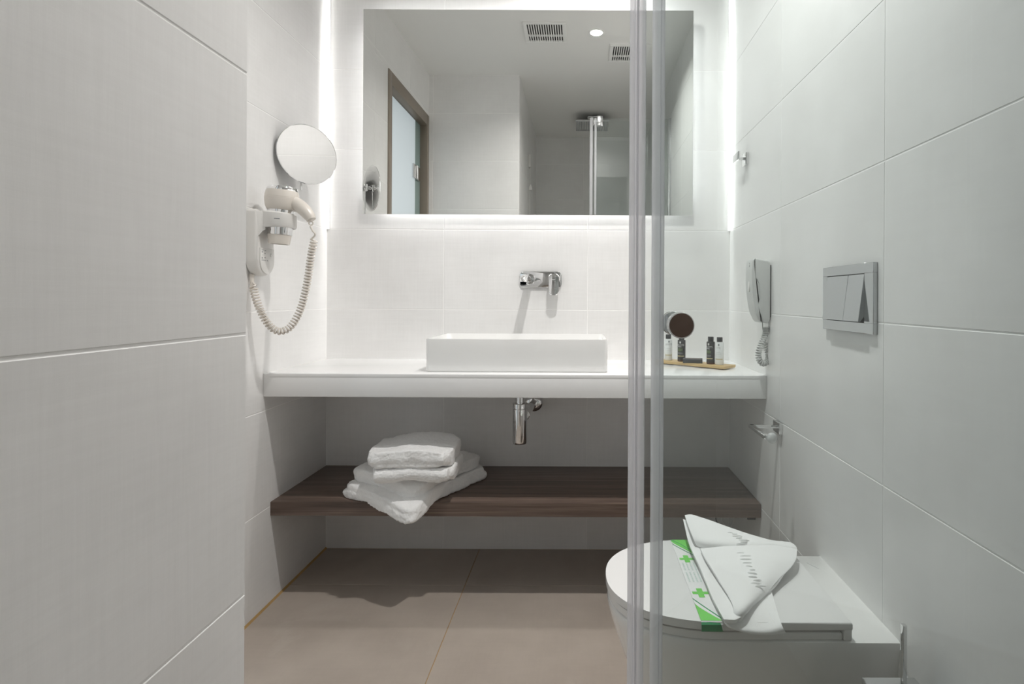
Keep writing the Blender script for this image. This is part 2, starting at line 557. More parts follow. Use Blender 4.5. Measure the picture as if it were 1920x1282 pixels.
# left wall with the door opening
DY0, DY1, DZ = 0.745, 1.565, 2.305
bm = B()
add_box(bm, (XL - 0.12, DY1, 0), (XL - GR, DB + 0.002, ZC))
add_box(bm, (XL - 0.12, YP - 0.1, DZ), (XL - GR, DY1, ZC))
add_box(bm, (XL - 0.12, YP - 0.1, 0), (XL - GR, DY0, DZ))
wl = tag(obj('wall_left', bm, M_GROUT, smooth=0), kind='structure')
tile_wall(wl, (XL, YP), (0, 1), [0] + [q for q in (DB - YP - 1.2, DB - YP - 0.6)] + [DB - YP], ZJ, holes=[(DY0 - YP, DY1 - YP, -1, DZ)])
wp = tag(box('wall_partition', (XL - 0.12, YS - 0.12, 0), (XP - GR, YP - GR, ZC), M_GROUT), kind='structure')
tile_wall(wp, (XP, YS), (0, 1), steps(0, YP - YS, YP - YS - 2 * TW), ZJ)
tile_wall(wp, (XP, YP), (-1, 0), [0, TW, XP - XL], ZJ)
ws = tag(box('wall_front', (XP - 0.1, YS - 0.12, 0), (XR + 0.12, YS - GR, ZC), M_GROUT), kind='structure')
tile_wall(ws, (XR, YS), (-1, 0), steps(0, XR - XP, TW), ZJ)
tag(box('ceiling', (XL - 0.12, YS - 0.12, ZC), (XR + 0.12, DB + 0.12, ZC + 0.1), M_CEIL), kind='structure')
fl = tag(box('floor', (XL - 0.12, YS - 0.12, -0.1), (XR + 0.12, DB + 0.12, -0.0015), M_FGROUT), kind='structure')
XJ = [XL, -0.416, XR]
YJ = [YS, -0.337, 0.263, 0.863, 1.463, 2.063, DB]
for i in range(2):
    for j in range(6):
        x0, x1, y0, y1 = XJ[i], XJ[i + 1], YJ[j], YJ[j + 1]
        g = 0.0012
        if x0 == XL: x0 += 0.004
        me = tile_mesh(x1 - x0 - 2 * g, y1 - y0 - 2 * g, 'floor_tile', M_FLOOR, 0.0007, 0.006)
        o = link('tile', me, None, fl)
        # the tile mesh lies in XZ facing -Y; tip it over to face up
        o.matrix_local = Matrix(((1, 0, 0, x0 + g), (0, 0, 1, y0 + g), (0, -1, 0, 0), (0, 0, 0, 1)))
bm = B()
add_prism(bm, [(0, 0), (0.006, 0), (0, 0.006)], 0, DB - YP, Matrix(((1, 0, 0, XL), (0, 0, 1, YP), (0, 1, 0, 0), (0, 0, 0, 1))))
tag(obj('trim_1', bm, M_FGROUT), kind='structure')

# the door seen in the mirror
dr = bpy.data.objects.new('door_1', None)
COL.objects.link(dr); dr.location = (XL, (DY0 + DY1) / 2, 0)
tag(dr, kind='structure')
def drbox(name, lo, hi, m, bev=0.0):
    bm = B(); add_box(bm, lo, hi, bev)
    for v in bm.verts: v.co -= Vector(dr.location)
    return obj(name, bm, m, dr)
fw = 0.055
drbox('door_frame', (XL - 0.09, DY1 - fw, 0), (XL + 0.006, DY1, DZ), M_FRAME, 0.002)
drbox('door_frame', (XL - 0.09, DY0, 0), (XL + 0.006, DY0 + fw - 0.01, DZ), M_FRAME, 0.002)
drbox('door_frame', (XL - 0.09, DY0 + fw - 0.01, DZ - 0.075), (XL + 0.006, DY1 - fw, DZ), M_FRAME, 0.002)
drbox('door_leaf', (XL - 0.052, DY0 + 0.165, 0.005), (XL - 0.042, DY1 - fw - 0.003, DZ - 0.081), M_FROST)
drbox('side_pane', (XL - 0.055, DY0 + fw - 0.008, 0.005), (XL - 0.043, DY0 + 0.162, DZ - 0.078), M_TGLASS)
drbox('door_backing', (XL - 0.10, DY0 + 0.001, 0), (XL - 0.09, DY1 - 0.001, DZ), M_BACK)
hz = 1.88
bm = B()
add_box(bm, (XL - 0.043, DY0 + 0.09, hz - 0.045), (XL - 0.030, DY0 + 0.155, hz + 0.045), 0.002)
add_box(bm, (XL - 0.043, DY0 + 0.172, hz - 0.045), (XL - 0.030, DY0 + 0.232, hz + 0.045), 0.002)
add_lathe(bm, disc_prof(0.011, 0.09, 0.002, -0.045), (XL - 0.031, DY0 + 0.163, hz), (0, 0, 1), 16)
for v in bm.verts: v.co -= Vector(dr.location)
obj('door_hinge', bm, M_CHROME, dr)

# ------------------------------------------------------------------ LED strips in the corners
ZCT = 0.793
def led(name, x0, x1, label):
    t = thing(name, label, 'led strip', ((x0 + x1) / 2, DB, 1.336), 'LED light strips in the back corners')
    for part, y0, y1, z0, z1, m in (('housing', DB - 0.008, DB - 0.0005, 1.332, ZC - 0.002, M_PALE), ('diffuser', DB - 0.0105, DB - 0.008, 1.336, ZC - 0.002, E_LED)):
        bm = B(); add_box(bm, (x0, y0, z0), (x1, y1, z1))
        for v in bm.verts: v.co -= Vector(t.location)
        obj(part, bm, m, t)
    return t
led('led_strip', XL, XL + 0.010, 'white glowing LED strip in the back corner beside the round magnifying mirror')
led('led_strip', XR - 0.010, XR, 'white glowing LED strip in the back corner behind the chrome robe hook')

# ------------------------------------------------------------------ backlit mirror
MX0, MX1, MZ0, MZ1, MY = -0.899, 0.4615, 1.392, 2.236, 2.330
mr = thing('wall_mirror', 'large rectangular backlit mirror glowing at its edges on the back wall', 'mirror', ((MX0 + MX1) / 2, DB, MZ0))
def rel(t):
    return Matrix.Translation(-Vector(t.location))
def pbox(t, name, lo, hi, m, bev=0.0, seg=2):
    bm = B(); add_box(bm, lo, hi, bev, seg)
    for v in bm.verts: v.co -= Vector(t.location)
    return obj(name, bm, m, t)
pbox(mr, 'glass', (MX0, MY, MZ0), (MX1, MY + 0.005, MZ1), M_MIRROR)
pbox(mr, 'back_frame', (MX0 + 0.085, MY + 0.005, MZ0 + 0.085), (MX1 - 0.085, DB, MZ1 - 0.085), M_PALE)
g0, g1, ya, yb = 0.060, 0.066, MY + 0.0075, DB - 0.003
pbox(mr, 'backlight', (MX0 + g0, ya, MZ1 - g1), (MX1 - g0, yb, MZ1 - g0), E_MIR)
pbox(mr, 'backlight', (MX0 + g0, ya, MZ0 + g0), (MX1 - g0, yb, MZ0 + g1), E_MIR)
pbox(mr, 'backlight', (MX0 + g0, ya, MZ0 + g1), (MX0 + g1, yb, MZ1 - g1), E_MIR)
pbox(mr, 'backlight', (MX1 - g1, ya, MZ0 + g1), (MX1 - g0, yb, MZ1 - g1), E_MIR)

# ------------------------------------------------------------------ counter and shelf
CY = 1.889
ct = thing('vanity_counter', 'long white vanity counter spanning both side walls under the mirror', 'counter', ((XL + XR) / 2, DB, ZCT))
pbox(ct, 'top', (XL, CY, ZCT - 0.014), (XR, DB, ZCT), M_SOLID, 0.002)
pbox(ct, 'apron', (XL, CY + 0.0006, ZCT - 0.078), (XR, CY + 0.022, ZCT - 0.012), M_SOLID, 0.0015)
pbox(ct, 'underside', (XL, CY + 0.02, ZCT - 0.070), (XR, DB, ZCT - 0.012), M_SOLID)
SY, SZ0, SZ1 = 1.936, 0.300, 0.347
sh = thing('wood_shelf', 'dark brown wood grain shelf below the white counter', 'shelf', ((XL + XR) / 2, DB, SZ0))
pbox(sh, 'board', (XL, SY + 0.002, SZ0), (XR - 0.002, DB, SZ1), M_WOOD, 0.001)
pbox(sh, 'edge_band', (XL, SY, SZ0), (XR - 0.002, SY + 0.002, SZ1 - 0.0008), M_WOOD)
pbox(sh, 'bracket', (XR - 0.030, SY + 0.06, SZ0 - 0.03), (XR - 0.001, SY + 0.064, SZ0), M_BLACK)

# ------------------------------------------------------------------ basin
BX0, BX1, BY0, BY1, BZ1 = -0.532, 0.096, 1.942, 2.252, 0.907
bs = thing('wash_basin', 'white rectangular countertop basin with thin rounded rim', 'basin', ((BX0 + BX1) / 2, (BY0 + BY1) / 2, ZCT))
bw, bd, bh = BX1 - BX0, BY1 - BY0, BZ1 - ZCT
def ring(bm, w, d, r, z, n=8):
    return [bm.verts.new((x, y, z)) for x, y in rrect(w, d, r, n)]
bm = B()
rt = 0.006
secs = [(bw - 0.012, bd - 0.012, 0.010, 0.0), (bw - 0.012, bd - 0.012, 0.010, 0.003), (bw - 0.004, bd - 0.004, 0.012, 0.0032), (bw - 0.002, bd - 0.002, 0.013, 0.006),
        (bw, bd, 0.014, bh - 0.002), (bw - 0.0015, bd - 0.0015, 0.014, bh),
        (bw - 2 * rt + 0.0015, bd - 2 * rt + 0.0015, 0.02, bh), (bw - 2 * rt, bd - 2 * rt, 0.02, bh - 0.0015),
        (bw - 2 * rt - 0.014, bd - 2 * rt - 0.014, 0.022, 0.05), (bw - 2 * rt - 0.03, bd - 2 * rt - 0.03, 0.025, 0.026), (bw - 0.11, bd - 0.11, 0.03, 0.018), (0.06, 0.06, 0.029, 0.014)]
rs = [ring(bm, *s) for s in secs]
for a, b in zip(rs, rs[1:]):
    n = len(a)
    for k in range(n):
        bm.faces.new((a[k], a[(k + 1) % n], b[(k + 1) % n], b[k]))
bm.faces.new(rs[0][::-1]); bm.faces.new(rs[-1])
obj('bowl', bm, M_CERAMIC, bs)
lathe('drain', [(0, 0.0145), (0.03, 0.0145), (0.031, 0.017), (0.022, 0.019), (0, 0.02)], (0, 0, 0), (0, 0, 1), M_CHROME, bs, 24)

# bottle trap
TX, TY = -0.221, 2.09
tp = thing('bottle_trap', 'chrome bottle trap hanging under the counter', 'drain pipe', (TX, TY, ZCT - 0.078))
def tl(name, prof, p, d, m, n=32):
    bm = B(); add_lathe(bm, prof, p, d, n)
    for v in bm.verts: v.co -= Vector(tp.location)
    return obj(name, bm, m, tp)
zt = 0.655
tl('tailpipe', [(0, zt - 0.002), (0.0165, zt - 0.002), (0.0165, ZCT - 0.0705), (0, ZCT - 0.0705)], (TX, TY, 0), (0, 0, 1), M_CHROME)
tl('trap_body', [(0, 0.512), (0.024, 0.512), (0.0245, 0.5125), (0.0272, 0.520), (0.0272, 0.640), (0.0255, 0.642), (0.0255, 0.645), (0.0278, 0.646), (0.0278, 0.659), (0.026, 0.661), (0, 0.661)], (TX, TY, 0), (0, 0, 1), M_CHROME)
WXp = -0.192
bm = B(); add_tube(bm, [(TX + 0.01, TY + 0.015, 0.612), (WXp, DB - 0.03, 0.612), (WXp, DB, 0.612)], 0.016, 20)
for v in bm.verts: v.co -= Vector(tp.location)
obj('outlet_pipe', bm, M_CHROME, tp)
tl('wall_rosette', [(0, 0), (0.036, 0), (0.036, 0.004), (0.030, 0.010), (0.018, 0.013), (0, 0.013)], (WXp, DB, 0.612), (0, -1, 0), M_CHROME)
tl('outlet_nut', disc_prof(0.022, 0.022, 0.002), (TX + 0.012, TY + 0.022, 0.612), (WXp - TX, DB - TY, 0), M_CHROME)

# ------------------------------------------------------------------ wall tap
pc = px(1014, 524.5, DB - 0.003)
tpz = thing('basin_tap', 'chrome wall-mounted basin tap with plate, spout and lever', 'tap', (pc.x, DB, pc.z))
bm = B()
add_prism(bm, rrect(0.174, 0.068, 0.016), 0, 0.008, face_mtx((0, 0, 0), (0, -1, 0)), 0.002)
obj('plate', bm, M_CHROME, tpz)
sx = px(992, 522, DB - 0.02).x - pc.x
lathe('spout_ring', [(0.014, 0.007), (0.023, 0.007), (0.024, 0.009), (0.022, 0.013), (0.014, 0.014)], (sx, 0, 0.002), (0, -1, 0), M_CHROME, tpz)
bm = B()
ps = spline([(sx, -0.006, 0.001), (sx - 0.002, -0.08, 0.001), (sx - 0.004, -0.145, 0.001), (sx - 0.006, -0.178, -0.004), (sx - 0.006, -0.192, -0.014), (sx - 0.006, -0.195, -0.020)], 8)
add_tube(bm, ps, [0.016] * (len(ps) - 12) + [0.0155] * 12, 24)
sp = obj('spout', bm, M_CHROME, tpz)
lathe('aerator', [(0, 0), (0.011, 0), (0.012, 0.001), (0.012, 0.004), (0.0, 0.004)], (sx - 0.006, -0.1955, -0.0265), (0, -0.25, 1), M_BLACK, sp, 20)
hx = px(1040, 522, DB - 0.05).x - pc.x
lathe('lever_base', disc_prof(0.021, 0.034, 0.003), (hx, -0.006, 0.004), (0, -1, 0), M_CHROME, tpz)
bm = B()
vs = add_prism(bm, rrect(0.044, 0.090, 0.014), 0, 0.014, None, 0.005, 3)
Mh = face_mtx((hx - 0.004, -0.038, -0.0215), (0, -1, 0)) @ Matrix.Rotation(math.radians(-9), 4, 'X')
for v in bm.verts:
    v.co.x *= 1.0 - 0.06 * (0.045 - v.co.y) / 0.09
    v.co = Mh @ v.co
lv = obj('lever', bm, M_CHROME, tpz)
box('maker_mark', (hx - 0.011, -0.0557, -0.0005), (hx + 0.003, -0.0553, 0.0012), M_INKW, lv)

# ------------------------------------------------------------------ folded towels
def slab(bm, u0, u1, v0, v1, z0, z1, r=0.03):
    t = (z1 - z0)
    bb = bmesh.new()
    poly = [((u0 + u1) / 2 + a, (v0 + v1) / 2 + b) for a, b in rrect(u1 - u0, v1 - v0, r, 5)]
    add_prism(bb, poly, z0, z1, None, t * 0.46, 4)
    me = bpy.data.meshes.new('t'); bb.to_mesh(me); bb.free()
    bm.from_mesh(me); bpy.data.meshes.remove(me)
def towel(name, layers, folds, loc, rz, deform, label, vox=0.0034, amp=0.0065, group=None, fuzz=0.0016):
    bm = B()
    for l in layers: slab(bm, *l)
    for (p0, p1, r) in folds:
        add_tube(bm, [p0, p1], r, 16)
    o = obj(name, bm, M_TERRY, None, 0)
    md = o.modifiers.new('r', 'REMESH'); md.mode = 'VOXEL'; md.voxel_size = vox; md.use_smooth_shade = True
    md = o.modifiers.new('s', 'SMOOTH'); md.factor = 0.5; md.iterations = 14
    me = bake(o)
    if not me.materials: me.materials.append(M_TERRY)
    M = Matrix.Translation(loc) @ Matrix.Rotation(rz, 4, 'Z')
    nrm = [v.normal.copy() for v in me.vertices]
    seed = Vector((len(label), loc[0] * 50, 3))
    for v, nn in zip(me.vertices, nrm):
        c = v.co
        d = noise.noise(c * 14 + seed) * amp + noise.noise(c * 40 + seed) * amp * 0.35
        d += noise.noise(c * 420 + seed) * fuzz + noise.noise(c * 190) * fuzz * 0.9
        w = M @ (c + nn * d)
        w = deform(w, c)
        v.co = w - Vector(loc)
    for p in me.polygons: p.use_smooth = True
    me.update()
    o.location = loc
    return tag(o, label, 'towel', group)
tipA = Vector((-0.549, 1.83))
ul = Vector((-0.842, 2.0)) - tipA      # towards the window side (left in the picture)
ur = Vector((-0.36, 2.208)) - tipA
LA, LR = ul.length, ur.length
cenA = tipA + ul / 2 + ur / 2
rzA = math.atan2(ur.y, ur.x)           # local +x runs tip -> right corner ; local +y runs tip -> left corner
def droop(k, z0, floor_z):
    def f(w, c):
        over = max(0.0, (SY + 0.02) - w.y)
        w.z -= k * over ** 1.45
        if w.y > SY - 0.004: w.z = max(w.z, floor_z)
        return w
    return f
hA, hB = 0.046, 0.046
zA = SZ1 + 0.0012
def settleA(w, c):
    # thinner towards the folded right front edge's far end, drooping over the shelf edge
    over = max(0.0, (SY + 0.03) - w.y)
    w.z -= 0.95 * over ** 1.4
    if w.y > SY - 0.002: w.z = max(w.z, zA)
    return w
towel('bath_towel', [(-LR / 2, LR / 2, -LA / 2, LA / 2, 0, hA * 0.52, 0.025), (-LR / 2 + 0.004, LR / 2 - 0.006, -LA / 2 + 0.004, LA / 2 - 0.012, hA * 0.49, hA, 0.03)],
      [((-LR / 2 + 0.03, -LA / 2 + hA * 0.5, hA * 0.5), (LR / 2 - 0.03, -LA / 2 + hA * 0.5, hA * 0.5), hA * 0.5)],
      (cenA.x, cenA.y, zA), rzA, settleA,
      'thick folded white bath towel lying directly on the dark shelf, corner drooping over its edge')
def settleB(w, c):
    over = max(0.0, (SY + 0.045) - w.y)
    w.z -= 1.05 * over ** 1.4
    r = (Vector((w.x, w.y)) - Vector((-0.60, 2.06))).length
    w.z -= max(0, (c.z - 0.02)) * max(0.0, r - 0.10) * 1.6
    return w
cenB = cenA + Vector((0.004, 0.022))
towel('bath_towel', [(-LR / 2 + 0.02, LR / 2 - 0.03, -LA / 2 + 0.012, LA / 2 - 0.006, 0, hB * 0.40, 0.05), (-LR / 2 + 0.016, LR / 2 - 0.022, -LA / 2 + 0.008, LA / 2 - 0.004, hB * 0.37, hB, 0.055)],
      [((-LR / 2 + 0.06, -LA / 2 + 0.01 + hB * 0.5, hB * 0.5), (LR / 2 - 0.07, -LA / 2 + 0.01 + hB * 0.5, hB * 0.5), hB * 0.5)],
      (cenB.x, cenB.y, zA + hA + 0.0004), rzA + 0.01, settleB,
      'rounded folded white bath towel sandwiched in the middle of the towel pile')
zC0 = zA + hA + hB - 0.004
def settleC(w, c):
    w.z -= 0.10 * max(0, -c.x - 0.03) + 0.03 * max(0, c.x)
    return w
towel('hand_towel', [(-0.136, 0.136, -0.10, 0.11, 0, 0.047, 0.03)], [((-0.122, -0.088, 0.0235), (0.122, -0.088, 0.0235), 0.0235)],
      (-0.562, 1.982, zC0), 0.03, settleC, 'small folded white hand towel, second from the top of the pile', vox=0.003, amp=0.0055)
def settleD(w, c):
    w.z += 0.005 * math.sin(c.x * 22 + 1.2) * max(0, c.z / 0.05) + 0.010 * max(0, c.y) / 0.1
    return w
towel('hand_towel', [(-0.144, 0.140, -0.104, 0.112, 0, 0.056, 0.035)], [((-0.122, -0.080, 0.028), (0.122, -0.080, 0.028), 0.0275)],
      (-0.570, 1.978, zC0 + 0.0455), 0.0, settleD, 'plump folded white hand towel crowning the towel pile', vox=0.003, amp=0.0065)

# ------------------------------------------------------------------ magnifying mirror on its arm
mc = Vector((-0.978, 2.02, 1.5575))
nm = Vector((0.735, -0.636, 0.02)).normalized()
mm = thing('magnifying_mirror', 'round chrome magnifying mirror on a wall arm above the hair dryer', 'mirror', (XL, 2.10, 1.5575))
def ml(name, prof, p, d, m, n=32, parent=None):
    bm = B(); add_lathe(bm, prof, p, d, n)
    for v in bm.verts: v.co -= Vector(mm.location)
    return obj(name, bm, m, parent or mm)
R = 0.1065
ml('mirror_back', [(0, -0.009), (R * 0.6, -0.008), (R - 0.004, -0.004), (R, 0.0), (R, 0.0025), (R - 0.002, 0.003), (R - 0.002, 0.0015), (0, 0.0015)], mc, nm, M_CHROME, 64)
ml('glass', [(0, 0.0022), (R - 0.0021, 0.0022)], mc, nm, M_MAGNIFY, 64)
pk = mc - nm * 0.028
ml('wall_plate', disc_prof(0.030, 0.010, 0.002), (XL, 2.135, 1.5575), (1, 0, 0), M_CHROME)
ml('pivot', disc_prof(0.012, 0.034, 0.002, -0.017), pk, (0, 0, 1), M_CHROME, 20)
bm = B(); add_tube(bm, [mc - nm * 0.004, pk], 0.008, 16)
add_tube(bm, [pk, Vector((-1.012, 2.10, 1.5575)), Vector((XL + 0.008, 2.135, 1.5575))], 0.009, 16)
for v in bm.verts: v.co -= Vector(mm.location)
obj('arm', bm, M_CHROME, mm)
ml('arm_joint', disc_prof(0.013, 0.030, 0.002, -0.015), (-1.012, 2.10, 1.5575), (0, 0, 1), M_CHROME, 20)
bm = B(); add_tube(bm, [(-1.004, 2.03, 1.432), (-1.004, 2.03, 1.545), (-1.002, 2.05, 1.5575), (-1.006, 2.08, 1.5575)], 0.0034, 10)
for v in bm.verts: v.co -= Vector(mm.location)
obj('pull_rod', bm, M_CHROME, mm)

# ------------------------------------------------------------------ hair dryer and its holder
HX, HY = -0.976, 1.83
hd = thing('dryer_holder', 'cream plastic wall holder with control panel, carrying the hair dryer', 'holder', (XL, HY, 1.22))
def hobj(t, name, bm, m, parent=None, smooth=40):
    for v in bm.verts: v.co -= Vector(t.location)
    return obj(name, bm, m, parent or t, smooth)
Wy0, Wy1 = 1.780, 1.880
# wall unit: outline in (y, z), thickness along +x
def yz_prism(bm, poly, x0, x1, bev, seg=3):
    Mx = Matrix(((0, 0, 1, 0), (1, 0, 0, 0), (0, 1, 0, 0), (0, 0, 0, 1)))
    return add_prism(bm, poly, x0, x1, Mx, bev, seg)
poly = []
cy = (Wy0 + Wy1) / 2
hw = (Wy1 - Wy0) / 2
for k in range(13):
    a = math.pi + math.pi * k / 12
    poly.append((cy + hw * math.cos(a), 1.168 + 0.053 * math.sin(a)))
poly += [(Wy1, 1.30), (Wy1 - 0.008, 1.322), (Wy0 + 0.008, 1.327), (Wy0, 1.318)]
bm = B(); yz_prism(bm, poly, XL, XL + 0.040, 0.010, 3)
hobj(hd, 'wall_unit', bm, M_CREAMW)
# ring arm
bm = B()
ro, ri, za, zb = 0.052, 0.0425, 1.270, 1.316
prof_n = 40
rings = []
for k in range(prof_n):
    a = 2 * math.pi * k / prof_n
    ca, sa = math.cos(a), math.sin(a)
    lift = 0.004 * (1 - ca)
    rings.append([bm.verts.new((HX + r * ca, HY + r * sa, z)) for r, z in ((ri, za + 0.002), (ri + 0.003, za), (ro - 0.004, za), (ro, za + 0.005), (ro, zb + lift - 0.004), (ro - 0.004, zb + lift), (ri + 0.003, zb + lift), (ri, zb + lift - 0.003))])
for a, b in zip(rings, rings[1:] + rings[:1]):
    for k in range(8):
        bm.faces.new((a[k], a[(k + 1) % 8], b[(k + 1) % 8], b[k]))
hobj(hd, 'holder_ring', bm, M_CREAMW)
bm = B()
arm = [(0.0, 1.200), (0.030, 1.200), (0.0385, 1.212), (0.0395, 1.238), (0.0425, 1.252), (0.049, 1.262), (0.060, 1.268), (0.066, 1.270), (0.066, 1.3165), (0.030, 1.322), (0.0, 1.325)]
Mx = Matrix(((1, 0, 0, XL), (0, 0, 1, 0), (0, 1, 0, 0), (0, 0, 0, 1)))
vs = add_prism(bm, arm, Wy0 + 0.001, Wy1 - 0.001, Mx, 0.007, 3)
for v in bm.verts:                       # narrows towards the ring
    k = max(0.0, (v.co.x - XL - 0.035) / 0.031)
    v.co.y = HY + (v.co.y - HY) * (1 - 0.12 * k)
hobj(hd, 'bracket_arm', bm, M_CREAMW)
# control panel
poly = []
for k in range(13):
    a = math.pi + math.pi * k / 12
    poly.append((cy + 0.003 + (hw - 0.009) * math.cos(a), 1.166 + 0.044 * math.sin(a)))
poly += [(cy + 0.003 + hw - 0.009, 1.205), (cy + 0.003 - hw + 0.009, 1.205)]
bm = B(); yz_prism(bm, poly, XL + 0.038, XL + 0.0435, 0.0015, 2)
cp = hobj(hd, 'control_panel', bm, M_CREAMW)
bm = B()
xs = XL + 0.0436
for (yy, zz, w, h) in ((-0.026, 0.198, 0.011, 0.0016), (-0.010, 0.197, 0.009, 0.0016), (-0.028, 0.192, 0.005, 0.005), (-0.012, 0.1875, 0.006, 0.003),
                       (-0.024, 0.182, 0.010, 0.0008), (-0.028, 0.173, 0.005, 0.005), (-0.012, 0.1745, 0.006, 0.003), (-0.019, 0.166, 0.024, 0.002), (0.002, 0.1655, 0.006, 0.003)):
    add_box(bm, (xs - 0.0006, cy + yy - w / 2, 1.0 + zz - h / 2), (xs + 0.0002, cy + yy + w / 2, 1.0 + zz + h / 2))
hobj(hd, 'panel_print', bm, M_INKG, cp)
bm = B(); add_lathe(bm, [(0.003, 0), (0.006, 0), (0.006, 0.002), (0.0045, 0.0022), (0.003, 0.001), (0, 0.001)], (xs - 0.0004, cy + 0.024, 1.185), (1, 0, 0), 16)
hobj(hd, 'panel_button', bm, M_CREAMW, cp)
bm = B(); add_box(bm, (-0.008, -0.0003, -0.0012), (0.008, 0.0003, 0.0012), 0, 1, Matrix.Translation((HX + (ro + 0.0001) * 0.36, HY - (ro + 0.0001) * 0.933, 1.2955)) @ Matrix.Rotation(0.368, 4, 'Z'))
hobj(hd, 'maker_mark', bm, M_INKG)

dy = thing('hair_dryer', 'cream hair dryer with chrome bands and coiled cord standing in its wall holder', 'hair dryer', (HX, HY, 1.22))
def dl(name, prof, m, n=40, parent=None, p=None, d=(0.06, 0, 1)):
    bm = B(); add_lathe(bm, prof, p or (0, 0, 0), d, n)
    return obj(name, bm, m, parent or dy)
dl('outlet_nozzle', [(0.026, 0.004), (0.027, -0.001), (0.031, -0.001), (0.032, 0.004), (0.035, 0.030), (0.030, 0.031), (0.026, 0.010), (0.026, 0.004)], M_CREAM)
dl('nozzle_gap', [(0, 0.012), (0.027, 0.012), (0.027, 0.013), (0, 0.013)], M_DARK)
dl('chrome_barrel', [(0, 0.029), (0.036, 0.029), (0.0365, 0.032), (0.0398, 0.105), (0.0398, 0.112), (0, 0.112)], M_CHROME)
dl('body', [(0, 0.108), (0.040, 0.108), (0.0425, 0.110), (0.0475, 0.122), (0.0505, 0.138), (0.0510, 0.1465), (0.0502, 0.1472), (0.0502, 0.148), (0.0508, 0.1487), (0.0500, 0.158), (0.0470, 0.171), (0, 0.171)], M_CREAM)
dl('top_ring', [(0, 0.170), (0.0472, 0.170), (0.0466, 0.173), (0.0445, 0.181), (0.043, 0.183), (0.040, 0.1835), (0.040, 0.180), (0, 0.180)], M_CHROME)
bm = B()
ps = spline([(0.040, 0, 0.137), (0.060, -0.003, 0.128), (0.085, -0.006, 0.108), (0.101, -0.007, 0.089), (0.108, -0.008, 0.077)], 7)
add_tube(bm, ps, [0.021 - 0.004 * math.cos(min(1.0, k / 12) * math.pi) * 0.3 - 0.0075 * (k / (len(ps) - 1)) ** 2 for k in range(len(ps))], 20)
hb = obj('handle', bm, M_CREAM, dy)
lathe('hanging_loop', [(0.004, -0.002), (0.008, -0.002), (0.008, 0.002), (0.004, 0.002), (0.004, -0.002)], (0.107, -0.008, 0.066), (0.2, -1, 0), M_CREAM, hb, 20)
org = Vector(dy.location)
cp_pts = [px(u, v, d) for u, v, d in ((474.5, 522, 1.806), (477, 548, 1.795), (487, 578, 1.792), (501, 605, 1.80), (522, 621, 1.81), (545, 612, 1.82), (564, 578, 1.825), (576, 530, 1.825), (583, 482, 1.825), (589, 450, 1.825))]
path = spline(cp_pts, 10)
bm = B()
cl = coil(path[6:], 0.0098, 0.0098, 12)
add_tube(bm, cl, 0.0029, 6)
st = spline([px(473, 520, 1.806), px(474.5, 530, 1.80), cl[0]], 6)
add_tube(bm, st, 0.0034, 8)
en = spline([cl[-1], px(591, 440, 1.822), px(586, 432, 1.82), px(582, 424, 1.82)], 6)
add_tube(bm, en, 0.003, 8)
for v in bm.verts: v.co -= org
obj('coiled_cord', bm, M_CREAM, dy)
bm = B(); add_tube(bm, [px(472, 515, 1.806), px(473, 540, 1.800)], [0.0075, 0.0055], 14)
for v in bm.verts: v.co -= org
obj('cord_grommet', bm, M_CREAM, dy)

# ------------------------------------------------------------------ wall phone
PD0, PD1 = 1.842, 1.914
ph = thing('wall_phone', 'pale grey wall telephone with curled cord beside the counter', 'telephone', (XR, (PD0 + PD1) / 2, 1.07))
def xz_prism(bm, poly, y0, y1, bev, seg=2):
    """poly of (t, z): t = distance from the wall"""
    Mx = Matrix(((-1, 0, 0, XR), (0, 0, 1, 0), (0, 1, 0, 0), (0, 0, 0, 1)))
    return add_prism(bm, poly, y0, y1, Mx, bev, seg)
base_poly = [(0.004, 1.166), (0.010, 1.174), (0.0525, 1.1815), (0.0535, 1.150), (0.0540, 1.117), (0.050, 1.111), (0.040, 1.107), (0.037, 1.102), (0.0335, 1.054), (0.036, 1.048), (0.047, 1.034), (0.0475, 1.029), (0.028, 0.9725), (0.012, 0.970), (0.004, 0.982)]
bm = B(); xz_prism(bm, base_poly, PD0, PD1, 0.0045, 3)
hobj(ph, 'phone_base', bm, M_PHONE)
hs_poly = [(0.0535, 1.1815), (0.0600, 1.180), (0.0636, 1.172), (0.0645, 1.14), (0.0640, 1.10), (0.0610, 1.06), (0.0560, 1.025), (0.0500, 1.00), (0.0420, 0.981), (0.0345, 0.972), (0.0288, 0.9715), (0.0482, 1.028), (0.0478, 1.0345), (0.0368, 1.0487), (0.0348, 1.0555), (0.0378, 1.101), (0.0408, 1.106), (0.0508, 1.1102), (0.0548, 1.116), (0.0543, 1.150)]
bm = B(); xz_prism(bm, hs_poly, PD0 + 0.001, PD1 - 0.001, 0.005, 3)
hset = hobj(ph, 'handset', bm, M_PHONE)
pbox(ph, 'wall_bracket', (XR - 0.006, PD0 + 0.006, 0.99), (XR, PD1 - 0.006, 1.16), M_BLACK)
bm = B()
for zz, r in ((1.166, 0.0018), (1.158, 0.0028)):
    add_lathe(bm, [(r, 0), (r, 0.0008), (0, 0.0008)], (XR - 0.0640, PD0 + 0.03, zz), (-1, 0, 0.02), 12)
hobj(ph, 'speaker_hole', bm, M_INKG, hset)
bm = B()
yz = [(PD0 + 0.036 + 0.008 * math.cos(2 * math.pi * k / 20), 1.090 + 0.018 * math.sin(2 * math.pi * k / 20)) for k in range(20)]
yz_prism(bm, yz, XR - 0.0655, XR - 0.060, 0.0008, 2)
hobj(ph, 'button', bm, M_CREAMW, hset)
bm = B()
dd = 1.868
